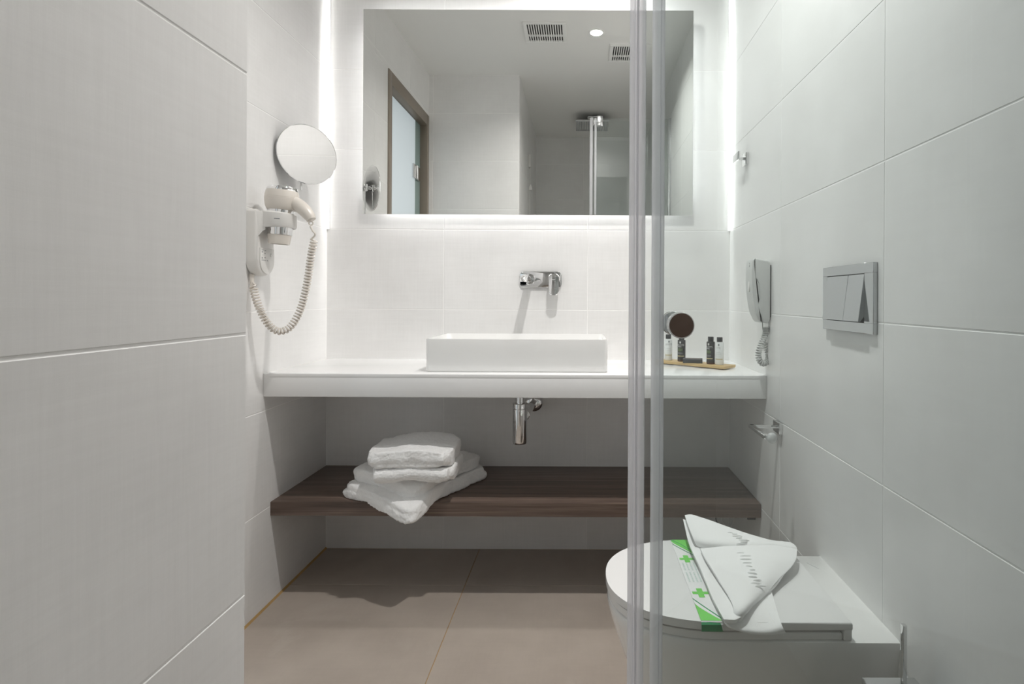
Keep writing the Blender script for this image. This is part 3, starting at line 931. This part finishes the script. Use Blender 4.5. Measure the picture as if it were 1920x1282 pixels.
loop = spline([px(u, v, d) for u, v, d in ((1436.5, 613, 1.868), (1434, 630, 1.866), (1426, 648, 1.862), (1421.5, 664, 1.860), (1424, 676, 1.861), (1431, 681.5, 1.866), (1438.5, 677, 1.878), (1441, 668, 1.886), (1437, 654, 1.890), (1432.5, 642, 1.888))], 8)
cl = coil(loop, 0.0082, 0.0078, 11)
add_tube(bm, cl, 0.0027, 6)
add_tube(bm, spline([px(1429.5, 603, 1.868), px(1430, 616, 1.866), px(1433, 624, 1.866), px(1435, 618, 1.868), cl[0]], 6), 0.0018, 8)
add_tube(bm, spline([px(1442, 603, 1.868), px(1441.5, 615, 1.868), px(1439, 628, 1.88), cl[-1]], 6), 0.0018, 8)
hobj(ph, 'coiled_cord', bm, M_PHONE)

# ------------------------------------------------------------------ robe hook
rz = 1.572
rh = thing('robe_hook', 'small chrome robe hook on the wall above the telephone', 'hook', (XR, 2.12, rz))
pbox(rh, 'wall_plate', (XR - 0.011, 2.100, 1.550), (XR, 2.146, 1.595), M_CHROME, 0.001)
pbox(rh, 'arm', (XR - 0.034, 2.113, 1.569), (XR - 0.010, 2.133, 1.579), M_CHROME, 0.001)
pbox(rh, 'front_bar', (XR - 0.040, 2.094, 1.568), (XR - 0.035, 2.175, 1.598), M_CHROME, 0.001)

# ------------------------------------------------------------------ toilet paper holder
pz = 0.650
th = thing('paper_holder', 'empty chrome toilet paper holder under the end of the counter', 'paper holder', (XR, 1.765, pz))
pbox(th, 'wall_plate', (XR - 0.012, 1.736, pz - 0.017), (XR, 1.790, pz + 0.017), M_CHROME, 0.001)
pbox(th, 'arm', (0.533, 1.762, pz - 0.004), (XR - 0.011, 1.776, pz + 0.006), M_CHROME, 0.0008)
pbox(th, 'roll_bar', (0.530, 1.625, pz - 0.004), (0.546, 1.776, pz + 0.006), M_CHROME, 0.0008)
bm = B(); bmesh.ops.create_uvsphere(bm, u_segments=24, v_segments=16, radius=0.0152)
for v in bm.verts: v.co = Vector((v.co.x, v.co.y * 0.8, v.co.z)) + Vector((0.550, 1.618, pz + 0.001)) - Vector(th.location)
obj('end_stop', bm, M_BALL, th)

# ------------------------------------------------------------------ flush plate
fp = thing('flush_plate', 'chrome dual flush plate on the wall above the toilet', 'flush plate', (XR, 1.31, 1.0515))
FY0, FY1, FZ0, FZ1 = 1.186, 1.432, 0.9745, 1.1275
OY0, OY1, OZ0, OZ1 = 1.224, 1.408, 0.998, 1.105
bm = B()
x0, x1 = XR - 0.0095, XR
add_box(bm, (x0, FY0, FZ0), (x1, FY1, OZ0), 0.0008, 1)
add_box(bm, (x0, FY0, OZ1), (x1, FY1, FZ1), 0.0008, 1)
add_box(bm, (x0, FY0, OZ0 - 0.0008), (x1, OY0, OZ1 + 0.0008), 0.0008, 1)
add_box(bm, (x0, OY1, OZ0 - 0.0008), (x1, FY1, OZ1 + 0.0008), 0.0008, 1)
hobj(fp, 'frame', bm, M_CHROME_PLATE)
pbox(fp, 'recess', (XR - 0.002, OY0, OZ0), (XR, OY1, OZ1), M_DARK)
def button(y0, y1, out):
    bm = B()
    poly = [(0.002, OZ1 - 0.0015), (0.0092, OZ1 - 0.0015), (0.0092 + out, OZ0 + 0.002), (0.0082 + out - 0.004, OZ0 + 0.002), (0.002, OZ0 + 0.02)]
    xz_prism(bm, poly, y0, y1, 0.0006, 1)
    return hobj(fp, 'button', bm, M_CHROME_PLATE)
button(1.2985, OY1 - 0.001, 0.0125)
button(OY0 + 0.001, 1.2965, 0.0130)

# ------------------------------------------------------------------ toilet
TC = 1.283
def dshape(xf, xb, hw, n=40, ex=2.25, lx=None):
    """D outline in (x, y): round towards -x, straight back at xb"""
    lx = lx or hw * 1.22
    xc = xf + lx
    pts = [(xb, TC - hw)]
    for k in range(n + 1):
        a = -math.pi / 2 - math.pi * k / n
        c, s = math.cos(a), math.sin(a)
        pts.append((xc + lx * math.copysign(abs(c) ** (2 / ex), c), TC + hw * math.copysign(abs(s) ** (2 / ex), s)))
    pts.append((xb, TC + hw))
    return pts
to = thing('toilet', 'white wall-hung toilet with closed lid beneath the flush plate', 'toilet', (XR, TC, 0.09))
bm = B()
secs = [(0.26, 0.10, 0.09), (0.20, 0.125, 0.095), (0.155, 0.145, 0.14), (0.115, 0.163, 0.22), (0.085, 0.176, 0.30), (0.068, 0.184, 0.355), (0.064, 0.1865, 0.374), (0.066, 0.185, 0.381), (0.072, 0.180, 0.384)]
rs = [[bm.verts.new((x, y, z)) for x, y in dshape(xf, XR, hw)] for xf, hw, z in secs]
for a, b in zip(rs, rs[1:]):
    n = len(a)
    for k in range(n):
        bm.faces.new((a[k], a[(k + 1) % n], b[(k + 1) % n], b[k]))
bm.faces.new(rs[0][::-1]); bm.faces.new(rs[-1])
hobj(to, 'bowl', bm, M_CERAMIC)
bm = B(); add_prism(bm, dshape(0.066, 0.512, 0.1835, 48), 0.3855, 0.400, None, 0.003, 3)
hobj(to, 'seat', bm, M_SEAT)
bm = B(); add_prism(bm, dshape(0.061, 0.531, 0.1875, 48), 0.4055, 0.4215, None, 0.004, 3)
lid = hobj(to, 'lid', bm, M_SEAT)
pbox(to, 'hinge_cover', (0.515, TC - 0.1868, 0.3855), (0.531, TC + 0.1868, 0.412), M_SEAT, 0.003)
pbox(to, 'seat_buffer', (0.30, TC - 0.15, 0.399), (0.32, TC - 0.13, 0.4065), M_SEAT)
pbox(to, 'seat_buffer', (0.30, TC + 0.13, 0.399), (0.32, TC + 0.15, 0.4065), M_SEAT)
bm = B()
ps = [(0.574 + 0.0016 * k, 1.425 - 0.0028 * k + 0.0015 * math.sin(k * 1.7), 0.3842) for k in range(12)]
add_tube(bm, ps, 0.0006, 5)
hobj(to, 'maker_signature', bm, M_INKL)

# paper band round the lid
ZL = 0.4215
pb = thing('hygiene_band', 'white paper hygiene band with green crosses wrapped across the toilet lid', 'paper band', (0.2585, TC, ZL))
b0, b1 = 0.2375, 0.2795
yn, yf = TC - 0.1885, TC + 0.1885
bm = B()
prof = [(yn + 0.0002, 0.4045), (yn - 0.0004, 0.4075), (yn - 0.0004, 0.4175), (yn + 0.004, ZL + 0.0009), (yf - 0.004, ZL + 0.0009), (yf + 0.0004, 0.4175), (yf + 0.0004, 0.4045)]
lo = [[bm.verts.new((x, y, z)) for y, z in prof] for x in (b0, b1)]
for k in range(len(prof) - 1):
    bm.faces.new((lo[0][k], lo[1][k], lo[1][k + 1], lo[0][k + 1]))
band = hobj(pb, 'band', bm, M_PAPER, smooth=0)
mdd = band.modifiers.new('t', 'SOLIDIFY'); mdd.thickness = 0.0004; mdd.offset = 1
zt = ZL + 0.0016
def flat(name, polys, m, z=zt):
    bm = B()
    for poly in polys:
        vs = [bm.verts.new((x, y, z)) for x, y in poly]
        try: bm.faces.new(vs)
        except ValueError: pass
    bmesh.ops.triangulate(bm, faces=bm.faces[:])
    return hobj(pb, name, bm, m, band, smooth=0)
def curve_y(x, y0, y1, p):
    return y0 + (y1 - y0) * ((x - b0) / (b1 - b0)) ** p
def swoosh(y_edge, ya, yb, p):
    """area between the band's end and a curve"""
    K = 12
    xs = [b0 + (b1 - b0) * k / K for k in range(K + 1)]
    return [(x, y_edge) for x in xs] + [(x, curve_y(x, ya, yb, p)) for x in reversed(xs)]
def ribbon(ya, yb, p, w):
    K = 12
    xs = [b0 + (b1 - b0) * k / K for k in range(K + 1)]
    return [(x, curve_y(x, ya, yb, p)) for x in xs] + [(x, curve_y(x, ya, yb, p) + w) for x in reversed(xs)]
yn2, yf2 = yn + 0.0045, yf - 0.0045
flat('green_swoosh', [swoosh(yn2, yn2 + 0.062, yn2, 0.8)], M_GREEN)
flat('green_line', [ribbon(yn2 + 0.078, yn2 + 0.006, 0.95, 0.005)], M_GREEND)
flat('green_swoosh', [swoosh(yf2, yf2 - 0.012, yf2 - 0.078, 0.9)], M_GREEN)
flat('green_line', [ribbon(yf2 - 0.026, yf2 - 0.090, 0.9, 0.0045), ribbon(yf2 - 0.004, yf2 - 0.066, 1.3, 0.0045)], M_GREEND, zt + 0.0001)
# the printed ends carry on down the lid's edge
bm = B()
vs = [bm.verts.new(p) for p in ((b0, yn - 0.0012, 0.4048), (b1, yn - 0.0012, 0.4048), (b1 - 0.004, yn - 0.0012, 0.4178), (b0, yn - 0.0012, 0.4178))]
bm.faces.new(vs)
vs = [bm.verts.new(p) for p in ((b0, yn - 0.0012, 0.4178), (b1 - 0.004, yn - 0.0012, 0.4178), (b1 - 0.006, yn2, zt), (b0, yn2, zt))]
bm.faces.new(vs)
hobj(pb, 'green_end', bm, M_GREEND, band, smooth=0)
for yc in (yn + 0.108, yf - 0.112):
    xc = 0.2585
    l, lx, h, w = 0.0185, 0.0170, 0.0052, 0.0062
    flat('green_cross', [[(xc - w, yc - l), (xc + w, yc - l), (xc + w, yc + l), (xc - w, yc + l)],
                         [(xc + w, yc - h), (xc + lx, yc - h), (xc + lx, yc + h), (xc + w, yc + h)],
                         [(xc - lx, yc - h), (xc - w, yc - h), (xc - w, yc + h), (xc - lx, yc + h)]], M_GREEN)
lines = []
for r0, r1 in ((1.248, 1.292), (1.302, 1.338)):
    for k in range(4):
        x = b0 + 0.006 + k * 0.0085
        y = r0
        while y < r1:
            l = random.uniform(0.003, 0.009)
            lines.append([(x, y), (x + 0.0035, y), (x + 0.0035, y + l), (x, y + l)])
            y += l + 0.0018
flat('small_print', lines, M_TEAL)

# ------------------------------------------------------------------ towel on the lid
def sheet(bm, rows, nu=40, nv=28):
    """smooth surface through a grid of points: rows of equal length"""
    R_ = [spline(r, max(1, nu // (len(r) - 1))) for r in rows]
    n = len(R_[0])
    cols = [spline([r[i] for r in R_], max(1, nv // (len(rows) - 1))) for i in range(n)]
    m_ = len(cols[0])
    V = [[bm.verts.new(cols[i][j]) for j in range(m_)] for i in range(n)]
    for i in range(n - 1):
        for j in range(m_ - 1):
            bm.faces.new((V[i][j], V[i + 1][j], V[i + 1][j + 1], V[i][j + 1]))
def lp(u, v, h):
    """pixel and height above the lid -> point"""
    z = ZL + 0.002 + h
    a, b = u - VX, v - VY
    b2 = -a * math.sin(ROLL) + b * math.cos(ROLL)
    return px(u, v, (EYE - z) * F / b2)
ft = thing('face_towel', 'white thin towel folded into a triangle on the closed toilet lid', 'towel', (0.36, 1.28, ZL))
def part_sheet(name, rows, th, label=None, amp=0.0012, emboss=None):
    bm = B()
    sheet(bm, rows)
    for v in bm.verts:
        v.co.z += noise.noise(v.co * 22) * amp + noise.noise(v.co * 60) * amp * 0.4
        if emboss: v.co.z += emboss(v.co)
    o = hobj(ft, name, bm, M_TERRY2, smooth=80)
    md = o.modifiers.new('t', 'SOLIDIFY'); md.thickness = th; md.offset = 0; md.use_rim = True
    bvm = o.modifiers.new('b', 'BEVEL'); bvm.width = th * 0.35; bvm.segments = 2; bvm.limit_method = 'ANGLE'; bvm.angle_limit = math.radians(60)
    if label: o['label'] = label
    return o
# lowest layer: lies on the lid, hangs a little over the near edge
part_sheet('bottom_layer', [
    [lp(1296, 1012, 0.004), lp(1340, 1010, 0.004), lp(1390, 1018, 0.004), lp(1425, 1030, 0.004)],
    [lp(1318, 1070, 0.004), lp(1370, 1075, 0.004), lp(1410, 1080, 0.004), lp(1440, 1085, 0.004)],
    [lp(1346, 1140, 0.004), lp(1390, 1140, 0.004), lp(1425, 1138, 0.004), lp(1452, 1130, 0.004)],
    [px(1362, 1170, 1.088), px(1400, 1177, 1.087), px(1436, 1178, 1.087), px(1465, 1170, 1.089)],
    [px(1378, 1180, 1.082), px(1410, 1188, 1.082), px(1445, 1190, 1.081), px(1473, 1185, 1.082)]], 0.005)
# layered left side: three edges one above the other
part_sheet('middle_layer', [
    [lp(1281, 975, 0.046), lp(1300, 980, 0.046), lp(1380, 1006, 0.030), lp(1470, 1022, 0.020)],
    [lp(1292, 1020, 0.022), lp(1320, 1025, 0.024), lp(1400, 1030, 0.022), lp(1490, 1034, 0.016)],
    [lp(1312, 1065, 0.013), lp(1345, 1070, 0.015), lp(1400, 1085, 0.016), lp(1462, 1088, 0.012)],
    [lp(1334, 1118, 0.010), lp(1362, 1122, 0.013), lp(1395, 1128, 0.014), lp(1432, 1118, 0.010)],
    [lp(1358, 1164, 0.009), lp(1372, 1165, 0.012), lp(1382, 1163, 0.012), lp(1396, 1150, 0.009)]], 0.007)
def ribs(co):
    return 0.0
# top flap going up to the peak
part_sheet('upper_flap', [
    [lp(1284, 967, 0.060), lp(1305, 968, 0.062), lp(1375, 993, 0.045), lp(1440, 1013, 0.030), lp(1482, 1019, 0.026)],
    [lp(1290, 985, 0.052), lp(1315, 990, 0.054), lp(1380, 1006, 0.042), lp(1440, 1017, 0.034), lp(1488, 1022, 0.028)],
    [lp(1300, 1010, 0.040), lp(1325, 1014, 0.043), lp(1385, 1017, 0.040), lp(1445, 1019, 0.036), lp(1493, 1027, 0.028)],
    [lp(1308, 1024, 0.026), lp(1330, 1027, 0.030), lp(1388, 1027, 0.033), lp(1445, 1025, 0.032), lp(1494, 1034, 0.022)]], 0.006)
# big lower flap tapering to the near edge
part_sheet('lower_flap', [
    [lp(1313, 1030, 0.030), lp(1350, 1027, 0.038), lp(1400, 1025, 0.039), lp(1450, 1024, 0.037), lp(1494, 1031, 0.028)],
    [lp(1325, 1052, 0.028), lp(1362, 1052, 0.034), lp(1405, 1052, 0.036), lp(1448, 1050, 0.034), lp(1489, 1056, 0.022)],
    [lp(1345, 1085, 0.024), lp(1375, 1085, 0.030), lp(1406, 1084, 0.032), lp(1435, 1082, 0.028), lp(1458, 1088, 0.016)],
    [lp(1368, 1122, 0.020), lp(1385, 1121, 0.025), lp(1403, 1119, 0.026), lp(1420, 1116, 0.022), lp(1430, 1118, 0.012)],
    [lp(1377, 1146, 0.017), lp(1385, 1148, 0.020), lp(1394, 1146, 0.020), lp(1401, 1141, 0.017), lp(1406, 1136, 0.010)],
    [px(1372, 1166, 1.098), px(1378, 1168, 1.097), px(1384, 1166, 1.097), px(1389, 1160, 1.10), px(1393, 1154, 1.105)]], 0.006)
# woven name running down the flap (raised, unreadable strokes)
bm = B()
rnd = random.Random(4)
pth = [lp(1372, 998, 0.0475), lp(1385, 1004, 0.0465), lp(1392, 1012, 0.0445), lp(1395, 1019, 0.0425)]
pth2 = [lp(1392, 1036, 0.0405), lp(1398, 1048, 0.040), lp(1406, 1061, 0.038), lp(1412, 1074, 0.0365), lp(1417, 1087, 0.034), lp(1424, 1098, 0.0315)]
for P_ in (spline(pth, 2), spline(pth2, 2)):
    for p in P_:
        w = rnd.uniform(0.006, 0.014)
        p = p + Vector((rnd.uniform(-0.006, 0.006), 0, 0.0002))
        a = p + Vector((-w, rnd.uniform(-0.002, 0.002), -0.001)); b = p + Vector((w, rnd.uniform(-0.002, 0.002), -0.001))
        bm = B()
        add_tube(bm, [a, a.lerp(p, 0.5) + Vector((0, 0, 0.0004)), p, b.lerp(p, 0.5) + Vector((0, 0, 0.0004)), b], [0.0008, 0.0018, 0.0021, 0.0018, 0.0008], 8)
        hobj(ft, 'woven_stroke', bm, M_TERRY2)

# ------------------------------------------------------------------ toilet brush
tb = thing('toilet_brush', 'chrome toilet brush with flat bar handle in a wall holder beside the toilet', 'toilet brush', (0.57, 0.95, 0.10))
pbox(tb, 'handle', (0.5728, 0.9985, 0.30), (0.5805, 1.0075, 0.472), M_CHROME, 0.0008)
pbox(tb, 'cover', (0.505, 0.905, 0.364), (0.600, 1.010, 0.3735), M_CHROME_SOFT, 0.001)
pbox(tb, 'holder', (0.512, 0.912, 0.11), (0.594, 0.996, 0.3645), M_CHROME_SOFT, 0.003)
pbox(tb, 'wall_mount', (0.5935, 0.93, 0.27), (XR, 0.975, 0.32), M_CHROME_SOFT, 0.002)

# ------------------------------------------------------------------ shower door
sd = thing('shower_door', 'folding clear glass shower door with translucent seals and round chrome knob', 'shower door', (0.09, 0.72, 0.0))
A0, A1 = Vector((0.098, 0.738)), Vector((XR - 0.010, 0.736))
B0, B1 = Vector((0.078, 0.716)), Vector((0.560, 0.560))
def panel(name, a, b, z0, z1, th=0.006):
    d = (b - a).normalized()
    n = Vector((-d.y, d.x)) * th / 2
    bm = B()
    add_prism(bm, [tuple(a + n), tuple(b + n), tuple(b - n), tuple(a - n)], z0, z1)
    return hobj(sd, name, bm, M_GLASS, smooth=0)
pA = panel('fixed_pane', A0, A1, 0.012, 2.298)
pB = panel('folding_pane', B0, B1, 0.012, 2.312)
def seal(name, c, ang, poly, z0, z1):
    bm = B()
    Mx = Matrix.Translation((c.x, c.y, 0)) @ Matrix.Rotation(ang, 4, 'Z')
    add_prism(bm, poly, z0, z1, Mx)
    return hobj(sd, name, bm, M_SEAL, smooth=50)
def blob(cx, cy, rx, ry, n=14):
    return [(cx + rx * math.cos(2 * math.pi * k / n), cy + ry * math.sin(2 * math.pi * k / n)) for k in range(n)]
# edge seal of the folding pane: a round lip, a narrow rib and a channel gripping the glass
for nm_, poly in (('seal_lip', blob(0.0645, 0.712, 0.0036, 0.0045)), ('seal_rib', blob(0.0712, 0.7115, 0.0014, 0.0042)),
                  ('seal_channel', [(0.0680, 0.7145), (0.0805, 0.712), (0.0818, 0.714), (0.0818, 0.722), (0.0680, 0.724)])):
    seal(nm_, Vector((0, 0)), 0, poly, 0.012, 2.31)
for nm_, poly in (('seal_lip', blob(0.1062, 0.736, 0.0028, 0.0045)), ('seal_channel', [(0.0936, 0.7365), (0.0962, 0.734), (0.1030, 0.734), (0.1046, 0.7365), (0.1046, 0.746), (0.0936, 0.746)])):
    seal(nm_, Vector((0, 0)), 0, poly, 0.012, 2.298)
pbox(sd, 'wall_profile', (XR - 0.020, 0.716, 0.0), (XR, 0.740, 2.302), M_CHROME_SOFT, 0.001)
for zc in (2.277, 0.06):
    pbox(sd, 'hinge_block', (0.110, 0.722, zc - 0.036), (0.150, 0.752, zc + 0.036), M_CHROME_SOFT, 0.002)
    bm = B(); add_box(bm, (0.084, 0.700, zc - 0.020), (0.128, 0.724, zc + 0.020), 0.002)
    hobj(sd, 'hinge_clamp', bm, M_CHROME_SOFT)
# knob through the fixed pane
kp = px(1278, 610, 0.690)
kn = Vector((0.02, 1.0, 0.0)).normalized()
k0 = kp
def kl(name, prof, m, parent=None, n=40):
    bm = B(); add_lathe(bm, prof, k0, kn, n)
    return hobj(sd, name, bm, m, parent)
kb = kl('knob', [(0.0148, 0.0), (0.0156, 0.0), (0.0161, 0.0012), (0.0161, 0.009), (0.0152, 0.011), (0.0152, 0.013), (0.0160, 0.014), (0.0160, 0.019), (0.0150, 0.021), (0.0110, 0.024), (0.0100, 0.026), (0.0100, 0.068), (0.0150, 0.070), (0.0160, 0.072), (0.0160, 0.080), (0.016, 0.082), (0, 0.082)], M_CHROME)
kf = kl('knob_face', [(0, 0.0), (0.0149, 0.0003)], M_KNOB_REFLECTION, kb)
kf['label'] = 'chrome knob face with a dark reflection painted in'

# ------------------------------------------------------------------ shower head, vents, lamps, cord (seen in the mirror)
shd = thing('shower_head', 'square steel overhead shower head under the ceiling, seen in the mirror', 'shower head', (0.095, -0.17, ZC))
pbox(shd, 'head', (-0.045, -0.31, 2.521), (0.235, -0.03, 2.533), M_CHROME_SOFT, 0.002)
pbox(shd, 'ceiling_arm', (0.083, -0.182, 2.532), (0.107, -0.158, ZC - 0.008), M_CHROME, 0.002)
pbox(shd, 'ceiling_rosette', (0.055, -0.21, ZC - 0.010), (0.135, -0.13, ZC), M_CHROME, 0.002)
for k in range(14):
    x = -0.034 + k * 0.0198
    pbox(shd, 'nozzle_row', (x - 0.004, -0.30, 2.517), (x + 0.004, -0.04, 2.522), M_NOZ)

def vent(x0, y0, s, label):
    t = thing('ceiling_vent', label, 'vent', (x0 + s / 2, y0 + s / 2, ZC), 'square white ceiling vents')
    m_ = 0.019
    zf = ZC - 0.010
    pbox(t, 'frame', (x0, y0, zf), (x0 + s, y0 + m_, ZC), M_PALE, 0.001)
    pbox(t, 'frame', (x0, y0 + s - m_, zf), (x0 + s, y0 + s, ZC), M_PALE, 0.001)
    pbox(t, 'frame', (x0, y0 + m_, zf), (x0 + m_, y0 + s - m_, ZC), M_PALE, 0.001)
    pbox(t, 'frame', (x0 + s - m_, y0 + m_, zf), (x0 + s, y0 + s - m_, ZC), M_PALE, 0.001)
    pbox(t, 'backing', (x0 + m_, y0 + m_, ZC - 0.002), (x0 + s - m_, y0 + s - m_, ZC), M_DARK)
    n = 15
    w = (s - 2 * m_) / n
    for k in range(n + 1):
        x = x0 + m_ + k * w
        pbox(t, 'slat', (x - w * 0.22, y0 + m_ - 0.001, zf + 0.001), (x + w * 0.22, y0 + s - m_ + 0.001, ZC - 0.002), M_PALE)
    yb = y0 + m_ + (s - 2 * m_) * 0.33
    pbox(t, 'cross_bar', (x0 + m_, yb - 0.006, zf + 0.0006), (x0 + s - m_, yb + 0.006, ZC - 0.002), M_PALE)
vent(-0.333, 1.252, 0.245, 'square white ceiling vent with dark slots, fully visible in the mirror')
vent(0.175, 0.978, 0.245, 'square white ceiling vent half hidden by the shower door seal in the mirror')
def downlight(x, y, lamp, label):
    t = thing('ceiling_downlight', label, 'downlight', (x, y, ZC), 'recessed ceiling downlights')
    lathe('trim_ring', [(0.036, -0.004), (0.044, -0.004), (0.046, -0.002), (0.046, 0), (0.036, 0), (0.036, -0.004)], (0, 0, 0), (0, 0, 1), M_PALE, t)
    lathe('lens', [(0.0365, -0.0035), (0, -0.0035)], (0, 0, 0), (0, 0, 1), E_LENS, t)
    lamp.parent = t
    lamp.location = (0, 0, -0.006)
downlight(*LAMP1, lampobs[0], 'glowing round ceiling downlight, the bright spot reflected in the mirror')
downlight(*LAMP2, lampobs[1], 'round ceiling downlight close to the back wall above the basin')
ec = thing('emergency_cord', 'white emergency pull cord box on the shower side wall, seen in the mirror', 'pull cord', (XP, 0.025, 2.17))
pbox(ec, 'box', (XP, -0.005, 2.12), (XP + 0.020, 0.055, 2.222), M_CREAMW, 0.004, 3)
bm = B(); add_tube(bm, [(XP + 0.012, 0.022, 2.121), (XP + 0.010, 0.022, 1.35)], 0.0018, 8)
hobj(ec, 'cord', bm, M_CREAMW)
bm = B(); add_lathe(bm, [(0, 0), (0.012, 0.002), (0.014, 0.02), (0.006, 0.045), (0, 0.05)], (XP + 0.016, 0.022, 1.935), (0, 0, 1), 20)
hobj(ec, 'pull_knob', bm, M_CREAMW)

# ------------------------------------------------------------------ tray with toiletries
ZT = ZCT + 0.0125
C0 = Vector((0.548, 2.061)); TD = Vector((-0.738, 0.675)).normalized()
tang = math.atan2(-TD.y, -TD.x)
tcen = C0 + TD * 0.152
tr = tag(None or thing('bamboo_tray', 'narrow pale bamboo tray holding toiletries on the white counter', 'tray', (tcen.x, tcen.y, ZCT + 0.0004), rotz=tang))
bm = B()
add_prism(bm, rrect(0.305, 0.088, 0.005, 4), 0.003, 0.0125, None, 0.0012, 2)
obj('board', bm, M_BAMBOO, tr)
for x in (-0.12, 0.12): box('foot', (x - 0.01, -0.03, 0), (x + 0.01, 0.03, 0.0035), M_BAMBOO, tr)
def bottle(t, m, label, dark, txt, turn=0.0, dz=0.0):
    p = C0 + TD * t
    b = thing('toiletry_bottle', label, 'bottle', (p.x, p.y, ZT), 'toiletry bottles on the bamboo tray')
    h = 0.084
    r = 0.0155
    if dark:
        lathe('bottle_body', [(0, 0.006), (r, 0.006), (r, h - 0.0015), (r - 0.001, h - 0.0003), (0.0098, h), (0.009, h + 0.002), (0, h + 0.002)], (0, 0, 0), (0, 0, 1), m, b)
        lathe('bottle_foot', [(0, 0), (r - 0.002, 0), (r, 0.002), (r, 0.0062), (0, 0.0062)], (0, 0, 0), (0, 0, 1), M_BROWN, b)
    else:
        lathe('bottle_body', [(0, 0), (r - 0.002, 0), (r, 0.002), (r, h - 0.0015), (r - 0.001, h - 0.0003), (0.0098, h), (0.009, h + 0.002), (0, h + 0.002)], (0, 0, 0), (0, 0, 1), m, b)
    lathe('cap', [(0, h + 0.001), (0.0105, h + 0.001), (0.0105, h + 0.017), (0.0098, h + 0.018), (0, h + 0.018)], (0, 0, 0), (0, 0, 1), M_BLACK, b, 24)
    # printed label wrapped on the body: direction to the camera plus a turn
    view = math.atan2(-p.y, -p.x) + turn
    def wrap(name, z, hh, a0, a1, mm):
        bm = B()
        n = 10
        V = []
        for k in range(n + 1):
            a = view + a0 + (a1 - a0) * k / n
            V.append([bm.verts.new(((r + 0.0003) * math.cos(a), (r + 0.0003) * math.sin(a), zz)) for zz in (z - hh / 2, z + hh / 2)])
        for k in range(n):
            bm.faces.new((V[k][0], V[k + 1][0], V[k + 1][1], V[k][1]))
        obj(name, bm, mm, b)
    wrap('print_line', 0.0215, 0.0036, -1.0, 1.0, M_INKY)
    if dark:
        wrap('print_block', 0.046, 0.011, -0.7, 0.6, M_INKGR)
        wrap('print_line', 0.034, 0.002, -0.7, 0.6, M_INKG)
        wrap('print_line', 0.030, 0.0015, -0.7, 0.6, M_INKG)
        wrap('print_line', 0.0575, 0.0016, -0.7, 0.3, M_INKW)
    else:
        wrap('print_line', 0.046, 0.0012, -0.6, 0.6, M_INKL)
        wrap('print_line', 0.040, 0.0012, -0.6, 0.6, M_INKL)
        wrap('print_line', 0.034, 0.0012, -0.6, 0.6, M_TEAL)
    ink = M_INKW if dark else M_INKG
    # emblem and name, bent round the body
    def bent(o):
        for v in o.data.vertices:
            a = view + v.co.x / r
            rr = r + 0.0003 + v.co.z
            v.co = Vector((rr * math.cos(a), rr * math.sin(a), v.co.y))
        o.matrix_local = Matrix.Identity(4)
    o = text('lettering', txt, 0.0095, Matrix.Identity(4), ink, b)
    for v in o.data.vertices: v.co.y += 0.0635
    bent(o)
    bm = B(); add_prism(bm, blob(0, 0.0745, 0.0032, 0.0042), 0, 0.0002)
    o = obj('emblem', bm, ink, b); bent(o)
    return b
bottle(0.268, M_BOTW, 'white bottle with black cap standing closest to the shower door seal', False, 'OLOTS', 0.15)
bottle(0.207, M_BOTD, 'dark bottle standing just below the round shower door knob', True, 'OLOTS', -0.35)
bottle(0.080, M_BOTD, 'dark bottle between the soap box and a white bottle', True, 'OLOTS', -0.55)
bottle(0.043, M_BOTW, 'white bottle with black cap nearest the telephone end of the tray', False, 'ITE', -0.25)
p = C0 + TD * 0.150 + Vector((-0.008, -0.010))
sb = thing('soap_box', 'flat dark grey soap box lying between the dark bottles', 'box', (p.x, p.y, ZT), rotz=-0.22)
bm = B(); add_box(bm, (-0.036, -0.022, 0), (0.036, 0.022, 0.0165), 0.001, 1)
obj('carton', bm, M_SOAP, sb)
bm = B(); add_box(bm, (-0.026, -0.012, 0.0164), (0.026, 0.014, 0.0168))
o = obj('top_label', bm, simple('soap_label', (0.16, 0.12, 0.10), 0.45), sb)

# ------------------------------------------------------------------ cables under the shelf end
pw = thing('power_cable', 'thin white cable looping below the dark shelf behind the toilet', 'cable', px(1364, 970, 2.18))
bm = B()
add_tube(bm, spline([px(1354, 966, 2.18), px(1355, 980, 2.18), px(1364, 989, 2.18), px(1373, 983, 2.18), px(1377, 966, 2.18)], 8), 0.0022, 8)
hobj(pw, 'white_loop', bm, M_WIRE)
bm = B()
add_tube(bm, spline([px(1342, 966, 2.2), px(1343, 976, 2.2), px(1349, 983, 2.2), px(1353, 985, 2.2)], 8), 0.0022, 8)
hobj(pw, 'black_lead', bm, M_BLACK)
